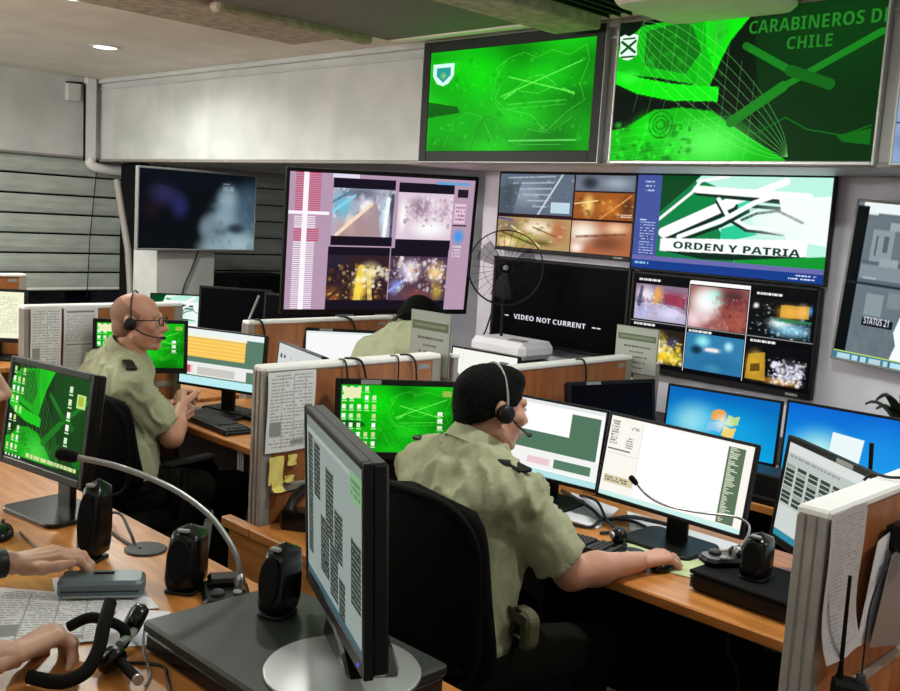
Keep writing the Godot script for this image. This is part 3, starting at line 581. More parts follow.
	# frame: rectangle w x h with a rim of width e, from z0 to z1, facing +z
	func rim(w: float, h: float, e, z0: float, z1: float, b := 0.0) -> MB:
		var E: Array = e if e is Array else [e, e, e, e]     # left, right, top, bottom
		bx(-w / 2, -w / 2 + E[0], -h / 2, h / 2, z0, z1, b)
		bx(w / 2 - E[1], w / 2, -h / 2, h / 2, z0, z1, b)
		bx(-w / 2 + E[0], w / 2 - E[1], h / 2 - E[2], h / 2, z0, z1, b)
		bx(-w / 2 + E[0], w / 2 - E[1], -h / 2, -h / 2 + E[3], z0, z1, b)
		return self
	# sheet of m x k cells from a function of (u, v) in 0..1, with a little thickness
	func sheet(f: Callable, m: int, k: int, th := 0.0006) -> MB:
		var G := []
		for j in k + 1:
			var row := []
			for i in m + 1: row.append(f.call(float(i) / m, float(j) / k))
			G.append(row)
		for side in 2:
			var k0 := v.size()
			for j in k + 1:
				for i in m + 1:
					var du: Vector3 = G[j][mini(i + 1, m)] - G[j][maxi(i - 1, 0)]
					var dv: Vector3 = G[mini(j + 1, k)][i] - G[maxi(j - 1, 0)][i]
					var nn := -du.cross(dv).normalized()
					v.append(G[j][i] + (Vector3.ZERO if side == 0 else -nn * th)); n.append(nn if side == 0 else -nn)
					u.append(Vector2(float(i) / m, float(j) / k))
			for j in k:
				for i in m:
					var a := k0 + j * (m + 1) + i
					var b := a + m + 1
					if side == 0: ix.append_array([a, a + 1, b + 1, a, b + 1, b])
					else: ix.append_array([a, b + 1, a + 1, a, b, b + 1])
		return self
	func mesh() -> ArrayMesh:
		var A := []
		A.resize(Mesh.ARRAY_MAX)
		A[Mesh.ARRAY_VERTEX] = v; A[Mesh.ARRAY_NORMAL] = n; A[Mesh.ARRAY_TEX_UV] = u; A[Mesh.ARRAY_INDEX] = ix
		var m := ArrayMesh.new()
		m.add_surface_from_arrays(Mesh.PRIMITIVE_TRIANGLES, A)
		return m

func mb() -> MB: return MB.new()
func rrect(w: float, h: float, r: float, k := 5) -> Array:
	var P := []
	for c in [[1, 1, 0.0], [-1, 1, PI / 2], [-1, -1, PI], [1, -1, PI * 1.5]]:
		for i in k + 1:
			var a: float = c[2] + PI / 2 * i / k
			P.append(Vector2(c[0] * (w / 2 - r) + cos(a) * r, c[1] * (h / 2 - r) + sin(a) * r))
	return P
func oval(rx: float, ry: float, k := 24) -> Array:
	var P := []
	for i in k: P.append(Vector2(cos(TAU * i / k) * rx, sin(TAU * i / k) * ry))
	return P
# smooth curve through points
func curve(P: Array, k := 6) -> Array:
	var out := []
	for i in P.size() - 1:
		var a: Vector3 = P[maxi(i - 1, 0)]; var b: Vector3 = P[i]; var c: Vector3 = P[i + 1]; var d: Vector3 = P[mini(i + 2, P.size() - 1)]
		for j in k:
			out.append(b.cubic_interpolate(c, a, d, float(j) / k))
	out.append(P[-1])
	return out

# ---------------------------------------------------------------- naming and tagging
var used := {}
func numbered(n: String) -> String:
	if not used.has(n):
		used[n] = 0
		return n
	used[n] += 1
	return "%s_%03d" % [n, used[n]]
func tag(o: Node, label: String, category: String, group := "", kind := "") -> Node:
	if label: o.set_meta("label", label)
	if category: o.set_meta("category", category)
	if group: o.set_meta("group", group)
	if kind: o.set_meta("kind", kind)
	return o
func thing(called: String, label: String, category: String, at := Vector3.ZERO, turn := 0.0, group := "") -> Node3D:
	var o := Node3D.new()
	o.name = numbered(called)
	add_child(o, true)
	o.position = at
	o.rotation_degrees.y = turn
	return tag(o, label, category, group)
func part(called: String, m, mt: Material, to: Node = self, label := "") -> MeshInstance3D:
	var o := MeshInstance3D.new()
	o.name = numbered(called) if to == self else called
	o.mesh = m.mesh() if m is MB else m
	o.material_override = mt
	o.cast_shadow = GeometryInstance3D.SHADOW_CASTING_SETTING_ON
	to.add_child(o, true)
	if label: o.set_meta("label", label)
	return o
func single(called: String, m, mt: Material, label: String, category: String, group := "") -> MeshInstance3D:
	var o := part(called, m, mt)
	tag(o, label, category, group)
	return o
func struct(called: String, m, mt: Material, to: Node = self) -> MeshInstance3D:
	var o := part(called, m, mt, to)
	if to == self: o.set_meta("kind", "structure")
	return o

# ---------------------------------------------------------------- materials
var M := {}
func flat(c: Color, rough := 0.6, metal := 0.0, spec := 0.5) -> StandardMaterial3D:
	var m := StandardMaterial3D.new()
	m.albedo_color = c; m.roughness = rough; m.metallic = metal; m.metallic_specular = spec
	return m
func grained(c1: Color, c2: Color, scale: Vector3, rough := 0.6, freq := 0.02, bump := 0.0, oct := 4, seed_ := 3) -> StandardMaterial3D:
	var m := flat(Color.WHITE, rough)
	var nz := FastNoiseLite.new()
	nz.seed = seed_; nz.frequency = freq; nz.fractal_octaves = oct
	var t := NoiseTexture2D.new()
	t.width = 256; t.height = 256; t.seamless = true; t.noise = nz
	var g := Gradient.new()
	g.colors = PackedColorArray([c1, c2]); g.offsets = PackedFloat32Array([0.25, 0.75])
	t.color_ramp = g
	m.albedo_texture = t
	m.uv1_triplanar = true; m.uv1_world_triplanar = true
	m.uv1_scale = scale
	if bump > 0.0:
		var h := NoiseTexture2D.new()
		h.width = 256; h.height = 256; h.seamless = true; h.noise = nz
		m.heightmap_enabled = true; m.heightmap_texture = h; m.heightmap_scale = bump
	return m
func lit(im: Image, energy := 1.0) -> StandardMaterial3D:
	var m := flat(Color(0.012, 0.012, 0.014), 0.3, 0.0, 0.12)
	m.emission_enabled = true
	m.emission = Color.BLACK
	m.emission_operator = BaseMaterial3D.EMISSION_OP_ADD
	m.emission_texture = ImageTexture.create_from_image(im)
	m.emission_energy_multiplier = energy
	m.texture_repeat = false
	return m
func print_mat(im: Image, rough := 0.8) -> StandardMaterial3D:
	var m := flat(Color.WHITE, rough)
	m.albedo_texture = ImageTexture.create_from_image(im)
	m.texture_repeat = false
	return m
func make_materials() -> void:
	M.black = flat(Color(0.05, 0.051, 0.056), 0.45, 0.0, 0.35)
	M.gloss = flat(Color(0.04, 0.04, 0.045), 0.25, 0.0, 0.4)
	M.matte = flat(Color(0.045, 0.045, 0.05), 0.8, 0.0, 0.25)
	M.dark = flat(Color(0.12, 0.123, 0.13), 0.6)
	M.boxtop = flat(Color(0.15, 0.165, 0.15), 0.4, 0.0, 0.4)
	M.silver = flat(Color(0.7, 0.7, 0.7), 0.35, 0.7)
	M.plasticgrey = flat(Color(0.52, 0.53, 0.53), 0.5)
	M.steel = flat(Color(0.62, 0.62, 0.62), 0.32, 0.9)
	M.white = flat(Color(0.85, 0.85, 0.85), 0.6)
	M.paper = flat(Color(0.82, 0.82, 0.85), 0.9)
	M.note = flat(Color(0.86, 0.8, 0.45), 0.9)
	M.cable = flat(Color(0.05, 0.05, 0.055), 0.5)
	M.wall = grained(Color(0.74, 0.745, 0.74), Color(0.79, 0.79, 0.785), Vector3.ONE * 0.7, 0.85, 0.01)
	M.wallgrey = grained(Color(0.83, 0.82, 0.88), Color(0.88, 0.87, 0.92), Vector3.ONE * 0.7, 0.8, 0.01)
	M.ceiling = grained(Color(0.86, 0.83, 0.79), Color(0.90, 0.87, 0.83), Vector3.ONE * 0.6, 0.9, 0.012)
	M.panel = grained(Color(0.60, 0.55, 0.48), Color(0.72, 0.67, 0.60), Vector3.ONE * 2.0, 0.9, 0.02)
	M.recess = flat(Color(0.42, 0.40, 0.385), 0.8)
	M.slat = grained(Color(0.60, 0.63, 0.60), Color(0.67, 0.69, 0.66), Vector3(0.6, 3.0, 0.6), 0.5, 0.02)
	M.glassdark = flat(Color(0.04, 0.05, 0.06), 0.08)
	M.floor = grained(Color(0.36, 0.35, 0.34), Color(0.42, 0.41, 0.40), Vector3.ONE * 1.0, 0.7, 0.02)
	M.trim = grained(Color(0.53, 0.505, 0.485), Color(0.565, 0.54, 0.515), Vector3.ONE * 2.0, 0.5, 0.02)
	M.cap = flat(Color(0.88, 0.875, 0.87), 0.45)
	M.wood = grained(Color(0.64, 0.40, 0.18), Color(0.74, 0.49, 0.25), Vector3(1.0, 7.0, 7.0), 0.36, 0.012)
	M.woodz = grained(Color(0.56, 0.33, 0.17), Color(0.65, 0.41, 0.23), Vector3(5.0, 0.9, 5.0), 0.45, 0.012, 0.0, 4, 9)
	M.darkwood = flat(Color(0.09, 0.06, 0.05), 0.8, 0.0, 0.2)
	M.cloth = grained(Color(0.03, 0.031, 0.033), Color(0.045, 0.046, 0.05), Vector3.ONE * 14.0, 0.85, 0.05, 0.15)
	M.cloth.metallic_specular = 0.2
	M.shirt = grained(Color(0.56, 0.57, 0.455), Color(0.60, 0.61, 0.495), Vector3.ONE * 6.0, 0.85, 0.03, 0.05)
	M.trousers = flat(Color(0.065, 0.068, 0.055), 0.9, 0.0, 0.2)
	M.skin = flat(Color(0.68, 0.485, 0.395), 0.5)
	M.skin.subsurf_scatter_enabled = true
	M.skin.subsurf_scatter_strength = 0.08
	M.skinlight = flat(Color(0.74, 0.57, 0.48), 0.5)
	M.hair = grained(Color(0.02, 0.02, 0.02), Color(0.05, 0.048, 0.046), Vector3(10, 40, 40), 0.8, 0.03, 0.3)
	M.hair.metallic_specular = 0.2
	M.shaved = flat(Color(0.50, 0.36, 0.29), 0.75)
	M.leaf = flat(Color(0.10, 0.17, 0.10), 0.5)
	M.leaf.backlight_enabled = true
	M.leaf.backlight = Color(0.05, 0.1, 0.04)
	M.green_pad = flat(Color(0.70, 0.75, 0.56), 0.7)
	M.device = flat(Color(0.36, 0.42, 0.45), 0.4)
	M.led = flat(Color(0.02, 0.02, 0.05))
	M.led.emission_enabled = true; M.led.emission = Color(0.2, 0.35, 1.0); M.led.emission_energy_multiplier = 1.5
	M.eye = flat(Color(0.82, 0.8, 0.77), 0.25)
	M.lens = flat(Color(0.9, 0.9, 0.9, 0.12), 0.05)
	M.lens.transparency = BaseMaterial3D.TRANSPARENCY_ALPHA
	M.smoke = flat(Color(0.10, 0.10, 0.11, 0.35), 0.7)
	M.smoke.transparency = BaseMaterial3D.TRANSPARENCY_ALPHA
	M.foldergrey = flat(Color(0.42, 0.41, 0.43), 0.35)
	M.printerwhite = flat(Color(0.93, 0.93, 0.97), 0.5)
	M.pouch = flat(Color(0.30, 0.29, 0.20), 0.8)
	M.terracotta = flat(Color(0.2, 0.19, 0.18), 0.8)
# ---------------------------------------------------------------- drawing what the screens and papers show
class Pic:
	var im: Image
	var w: int
	var h: int
	func _init(w_: int, h_: int, c := Color.BLACK) -> void:
		w = w_; h = h_
		im = Image.create(w, h, false, Image.FORMAT_RGBA8)
		im.fill(c)
	func r(x0: float, y0: float, x1: float, y1: float, c: Color) -> void:
		im.fill_rect(Rect2i(roundi(x0 * w), roundi(y0 * h), maxi(1, roundi((x1 - x0) * w)), maxi(1, roundi((y1 - y0) * h))), c)
	func dot(x: int, y: int, c: Color, a: float) -> void:
		if x >= 0 and y >= 0 and x < w and y < h and a > 0.0:
			im.set_pixel(x, y, im.get_pixel(x, y).lerp(c, minf(a, 1.0)))
	func line(x0: float, y0: float, x1: float, y1: float, px: float, c: Color, a := 1.0) -> void:
		var A := Vector2(x0 * w, y0 * h); var B := Vector2(x1 * w, y1 * h)
		var lo := A.min(B) - Vector2.ONE * (px + 1); var hi := A.max(B) + Vector2.ONE * (px + 1)
		var ab := B - A
		var l2 := maxf(ab.length_squared(), 1e-6)
		if ab.length() > 24.0:
			var k := ceili(ab.length() / 20.0)
			for i in k:
				var p := A.lerp(B, float(i) / k); var q := A.lerp(B, float(i + 1) / k)
				line(p.x / w, p.y / h, q.x / w, q.y / h, px, c, a)
			return
		for y in range(maxi(0, floori(lo.y)), mini(h, ceili(hi.y))):
			for x in range(maxi(0, floori(lo.x)), mini(w, ceili(hi.x))):
				var p := Vector2(x + 0.5, y + 0.5)
				var d := p.distance_to(A + ab * clampf((p - A).dot(ab) / l2, 0, 1))
				dot(x, y, c, clampf(px * 0.5 - d + 0.5, 0, 1) * a)
	func path(P: Array, px: float, c: Color, a := 1.0) -> void:
		for i in P.size() - 1: line(P[i][0], P[i][1], P[i + 1][0], P[i + 1][1], px, c, a)
	func poly(P: Array, c: Color, a := 1.0, c2 = null) -> void:
		var pp := PackedVector2Array()
		var lo := Vector2(1e9, 1e9); var hi := -lo
		for p in P:
			var q := Vector2(p[0] * w, p[1] * h)
			pp.append(q); lo = lo.min(q); hi = hi.max(q)
		for y in range(maxi(0, floori(lo.y)), mini(h, ceili(hi.y))):
			var xs := []
			for i in pp.size():
				var p := pp[i]; var q := pp[(i + 1) % pp.size()]
				if (p.y <= y + 0.5) != (q.y <= y + 0.5): xs.append(p.x + (y + 0.5 - p.y) / (q.y - p.y) * (q.x - p.x))
			xs.sort()
			var cc: Color = c if c2 == null else c.lerp(c2, (y - lo.y) / maxf(hi.y - lo.y, 1.0))
			for i in range(0, xs.size() - 1, 2):
				for x in range(maxi(0, roundi(xs[i])), mini(w, roundi(xs[i + 1]))): dot(x, y, cc, a)
	func blob(x: float, y: float, rx: float, ry: float, c: Color, a := 1.0) -> void:   # soft spot
		for j in range(maxi(0, floori((y - ry) * h)), mini(h, ceili((y + ry) * h))):
			for i in range(maxi(0, floori((x - rx) * w)), mini(w, ceili((x + rx) * w))):
				var d := Vector2(((i + 0.5) / w - x) / rx, ((j + 0.5) / h - y) / ry).length_squared()
				if d < 1.0: dot(i, j, c, (1.0 - d) * (1.0 - d) * a)
	func speckle(x0: float, y0: float, x1: float, y1: float, k: int, s: float, C: Array, sd: int, a := 0.6) -> void:
		var g := RandomNumberGenerator.new()
		g.seed = sd
		for i in k * 3:
			var q := s * g.randf_range(0.15, 0.75)
			var x := g.randf_range(x0, x1); var y := g.randf_range(y0, y1)
			var c: Color = C[g.randi() % C.size()]
			if i % 3 == 0: line(x, y, x + g.randf_range(-1, 1) * s * .5, y + g.randf_range(-1, 1) * s * 1.2, maxf(1.0, q * w * .5), c, a * .8)
			else: blob(x, y, q * 1.4, q * w / h * g.randf_range(0.5, 1.8), c, a)
	func put(src: Pic, x0: float, y0: float, x1: float, y1: float) -> void:
		var k: Image = src.im.duplicate()
		k.resize(maxi(1, roundi((x1 - x0) * w)), maxi(1, roundi((y1 - y0) * h)), Image.INTERPOLATE_CUBIC)
		im.blit_rect(k, Rect2i(Vector2i.ZERO, k.get_size()), Vector2i(roundi(x0 * w), roundi(y0 * h)))
	func text(s: String, x: float, y: float, hh: float, c: Color, font: Font, wide := 0.0, a := 1.0) -> void:   # x, y: left and baseline; hh: size; all as shares of the height / width
		var ts := TextServerManager.get_primary_interface()
		var px := 40
		var tl := TextLine.new()
		tl.add_string(s, font, px)
		var total := tl.get_line_width()
		var big := Pic.new(ceili(total) + 8, 56, Color(0, 0, 0, 0))
		var pen := 2.0
		for g in ts.shaped_text_get_glyphs(tl.get_rid()):
			var sz := Vector2i(px, 0)
			ts.font_render_glyph(g.font_rid, sz, g.index)
			var idx := ts.font_get_glyph_texture_idx(g.font_rid, sz, g.index)
			if idx >= 0:
				var tex := ts.font_get_texture_image(g.font_rid, sz, idx)
				var uv := ts.font_get_glyph_uv_rect(g.font_rid, sz, g.index)
				var off := ts.font_get_glyph_offset(g.font_rid, sz, g.index)
				for j in int(uv.size.y):
					for i in int(uv.size.x):
						var al := tex.get_pixel(int(uv.position.x) + i, int(uv.position.y) + j).a
						var X := int(pen + off.x) + i
						var Y := 42 + int(off.y) + j
						if al > 0.0 and X >= 0 and Y >= 0 and X < big.w and Y < big.h: big.im.set_pixel(X, Y, Color(1, 1, 1, al))
			pen += g.advance
		var k := hh * h / px
		var tw := maxi(2, roundi(big.w * k if wide == 0.0 else wide * w))
		var th := maxi(2, roundi(big.h * k))
		big.im.resize(tw, th, Image.INTERPOLATE_LANCZOS if k < 0.5 else Image.INTERPOLATE_CUBIC)
		for j in th:
			for i in tw:
				dot(roundi(x * w) + i, roundi(y * h - 42 * k) + j, c, big.im.get_pixel(i, j).a * a)
	func rows(x0: float, y0: float, x1: float, y1: float, k: int, c: Color, sd := 1, fill := 0.55) -> void:   # lines of small print
		var g := RandomNumberGenerator.new()
		g.seed = sd
		for i in k:
			var y := y0 + (y1 - y0) * i / k
			var x := x0
			while x < x1:
				var l := (x1 - x0) * g.randf_range(0.03, 0.12)
				if g.randf() < 0.85: r(x, y, minf(x + l, x1), y + (y1 - y0) / k * fill, c.lerp(Color(0.7, 0.7, 0.7), g.randf() * 0.4))
				x += l + (x1 - x0) * 0.02
			
var bold: SystemFont
var plainfont: SystemFont
func G(v: float) -> Color: return Color(v, v, v)

func shield(p: Pic, x: float, y: float, s: float, c: Color, ink: Color) -> void:   # crest: a badge with two crossed rifles over a ribbon
	var k := s * p.w / p.h
	p.poly([[x - .42 * s, y - .42 * k], [x - .2 * s, y - .5 * k], [x, y - .42 * k], [x + .2 * s, y - .5 * k], [x + .42 * s, y - .42 * k], [x + .36 * s, y], [x + .42 * s, y + .3 * k], [x + .2 * s, y + .45 * k], [x, y + .5 * k], [x - .2 * s, y + .45 * k], [x - .42 * s, y + .3 * k], [x - .36 * s, y]], c)
	p.line(x - .3 * s, y + .2 * k, x + .3 * s, y - .22 * k, s * p.w * .1, ink)
	p.line(x + .3 * s, y + .2 * k, x - .3 * s, y - .22 * k, s * p.w * .1, ink)
	p.line(x - .28 * s, y + .36 * k, x + .28 * s, y + .36 * k, s * p.w * .07, ink)
	p.line(x - .25 * s, y - .33 * k, x + .25 * s, y - .33 * k, s * p.w * .06, ink)

func pic_cap(p: Pic) -> void:       # wallpaper: the peaked cap, wire globe and crossed rifles
	p.im.fill(Color(0.04, 0.10, 0.05))
	p.poly([[.55, 0], [1, 0], [1, 1], [.62, 1]], Color(0.04, 0.19, 0.06))
	p.blob(.85, .2, .4, .5, Color(0.06, 0.26, 0.08), .7)
	var g1 := Color(0.05, 0.95, 0.06)
	p.poly([[0, .16], [.10, .04], [.34, 0], [.56, 0], [.46, .22], [.42, .42], [.4, .5], [.2, .42], [0, .36]], Color(0.05, 0.72, 0.07), 1.0, Color(0.06, 0.8, 0.08))
	p.poly([[.12, .08], [.3, .03], [.36, .25], [.3, .4], [.12, .32]], Color(0.07, 0.42, 0.08), .85)
	p.poly([[.36, 0], [.56, 0], [.47, .2], [.42, .4], [.38, .25]], g1)
	p.blob(.42, .12, .06, .2, Color(0.2, 0.75, 0.2), .7)
	p.poly([[0, .34], [.1, .40], [.25, .46], [.44, .5], [.44, .6], [.25, .58], [.1, .52], [0, .44]], g1)
	p.blob(.06, .40, .08, .08, Color(0.25, 1, 0.25), .8)
	p.poly([[0, .47], [.12, .55], [.3, .61], [.46, .6], [.42, .68], [.2, .68], [0, .72]], Color(0.02, 0.07, 0.03))
	p.poly([[0, .78], [.06, .76], [.18, .64], [.3, .63], [.42, .66], [.5, .76], [.72, 1], [0, 1]], Color(0.05, 0.75, 0.06))
	p.blob(.42, .88, .25, .25, Color(0.35, 1, 0.35), 1.0)
	p.blob(.15, .8, .1, .2, g1, .8)
	for q in [.05, .033, .018]:
		var C := []
		for i in 25: C.append([.215 + cos(TAU * i / 24) * q, .745 + sin(TAU * i / 24) * q * p.w / p.h])
		p.path(C, 2.0, Color(0.02, 0.4, 0.03))
	p.speckle(0, .72, .35, 1, 30, .025, [Color(0.03, 0.45, 0.04), Color(0.2, 1, 0.2)], 5, .6)
	p.speckle(.05, .05, .45, .5, 20, .03, [Color(0.05, 0.55, 0.06), Color(0.15, 0.9, 0.15)], 6, .3)
	soft(p, 3)
	var gl := Color(0.55, 1, 0.5)
	for k in 9:
		var t := k / 8.0
		var C := []
		for i in 17:
			var a := PI * (0.06 + 0.94 * i / 16.0)
			C.append([.10 + .62 * (1 - cos(a)) * .5 - t * .12 * sin(a), .05 + 0.92 * (1 - cos(a)) * .5 - (0.52 - t * .7) * sin(a) * 0.6])
		p.path(C, 1.4, gl, .55)
	for k in 9:
		var t := (k + 0.5) / 9.0
		p.path([[.12 + t * .48, .04 + t * .5 - .24 * sin(PI * t)], [.10 + t * .5, .3 + t * .52], [.06 + t * .52, .62 + t * .5]], 1.2, gl, .45)
	for k in 5:
		var y := .75 + k * .055
		p.line(0, y + .03, .5, y - .05, 1.2, gl, .4)
		p.line(.02 + k * .1, 1, .06 + k * .1, .72, 1.2, gl, .4)
	var gun := Color(0.10, 0.52, 0.12)
	p.line(.5, .74, .68, .52, p.h * .07, gun)
	p.line(.66, .54, .99, .22, p.h * .045, gun)
	p.line(.53, .24, .70, .42, p.h * .05, gun, .85)
	p.line(.70, .42, .84, .52, p.h * .07, Color(0.08, 0.40, 0.10))
	p.path([[.52, .73], [.6, .82], [.7, .72], [.78, .8], [.9, .84], [.99, .78]], 3.0, Color(0.08, 0.45, 0.10), .9)
	p.poly([[.88, .84], [.99, .8], [.99, .9], [.9, .88]], Color(0.07, 0.42, 0.09))

func pic_emblem(p: Pic) -> void:    # wallpaper: outline crest with crossed rifles on bright green
	for j in 18:
		for i in 32:
			var v := 0.5 + 0.25 * sin(i * .3 + j * .22) + .12 * sin(j * .9 - i * .13)
			p.r(i / 32.0, j / 18.0, (i + 1) / 32.0, (j + 1) / 18.0, Color(0.02 + .08 * v, 0.42 + 0.45 * v, 0.03 + .07 * v))
	var sm: Image = p.im.duplicate()
	sm.resize(16, 9, Image.INTERPOLATE_BILINEAR); sm.resize(p.w, p.h, Image.INTERPOLATE_CUBIC)
	p.im = sm
	p.blob(.35, .3, .3, .5, Color(0.05, 0.95, 0.05), .8)
	p.blob(.2, .75, .3, .3, Color(0.05, 0.8, 0.05), .7)
	p.poly([[0, .5], [.2, .56], [.22, .62], [0, .66]], Color(0.02, 0.3, 0.03), .8)
	var l := Color(0.45, 1, 0.35)
	var C := []
	for q in [[.52, .12], [.6, .08], [.68, .14], [.76, .08], [.86, .14], [.95, .06], [.97, .2], [.93, .4], [.96, .55], [.86, .66], [.76, .82], [.66, .66], [.5, .6], [.44, .5], [.47, .36], [.44, .2], [.52, .12]]: C.append(q)
	p.path(C, 1.6, l, .55)
	p.path([[.5, .14], [.44, .3], [.42, .5], [.5, .64]], 1.6, l, .4)
	p.line(.48, .48, .93, .20, 4.0, l, .75); p.line(.52, .30, .9, .48, 4.0, l, .75)
	p.line(.50, .50, .56, .44, 7.0, l, .6); p.line(.84, .44, .9, .49, 7.0, l, .6)
	p.path([[.56, .42], [.64, .32], [.72, .30], [.8, .40], [.7, .47], [.6, .44], [.56, .42]], 2.0, l, .6)
	p.line(.52, .56, .86, .54, 3.0, l, .5); p.line(.52, .60, .86, .58, 2.0, l, .4)
	p.path([[.12, .95], [.18, .72], [.26, .62], [.36, .66], [.44, .9]], 2.0, l, .35)
	p.path([[.3, .98], [.38, .66], [.46, .7], [.56, .95]], 2.0, Color(0.1, 0.45, 0.1), .6)
	p.path([[.6, .95], [.66, .8], [.78, .84], [.9, .7]], 2.0, l, .3)
	p.speckle(.02, .1, .97, .95, 60, .025, [Color(0.4, 1, 0.3), Color(0.03, 0.5, 0.03)], 8, .3)
	for k in 14: p.line(.02 + k * .07, .95, .06 + k * .07, .6, 1.0, Color(0.3, 0.9, 0.3), .22)
	for k in 3: p.path([[.5 - k * .02, .12 + k * .03], [.45 - k * .02, .3], [.46 - k * .02, .5], [.55, .68 + k * .03], [.75, .78 + k * .03], [.95, .62 + k * .02]], 1.2, Color(0.4, 1, 0.35), .3)

func icons(p: Pic, x0: float, y0: float, x1: float, y1: float, nx: int, ny: int, sd: int, skip := 0.1) -> void:
	var g := RandomNumberGenerator.new()
	g.seed = sd
	for j in ny:
		for i in nx:
			if g.randf() < skip: continue
			var x := x0 + (x1 - x0) * i / nx; var y := y0 + (y1 - y0) * j / ny
			var c: Color = [Color(0.95, 1, 0.95), Color(0.85, 0.95, 0.8), Color(0.8, 0.9, 0.55), Color(1, 1, 1)][g.randi() % 4]
			p.r(x, y, x + (x1 - x0) / nx * .5, y + (y1 - y0) / ny * .48, c)
			p.r(x - .003, y + (y1 - y0) / ny * .58, x + (x1 - x0) / nx * .6, y + (y1 - y0) / ny * .7, Color(0.75, 0.95, 0.7))

func soft(p: Pic, k := 3) -> Pic:   # a camera picture is a little blurred
	p.im.resize(p.w / k, p.h / k, Image.INTERPOLATE_BILINEAR)
	p.im.resize(p.w, p.h, Image.INTERPOLATE_CUBIC)
	return p

func cam_pic(base: Color, blobs: Array, sp := [], w := 120, h := 72) -> Pic:
	var p := Pic.new(w, h, base)
	for b in blobs: p.blob(b[0], b[1], b[2], b[3], b[4], b[5] if b.size() > 5 else 1.0)
	for s in sp: p.speckle(s[0], s[1], s[2], s[3], s[4], s[5], s[6], s[7])
	return p

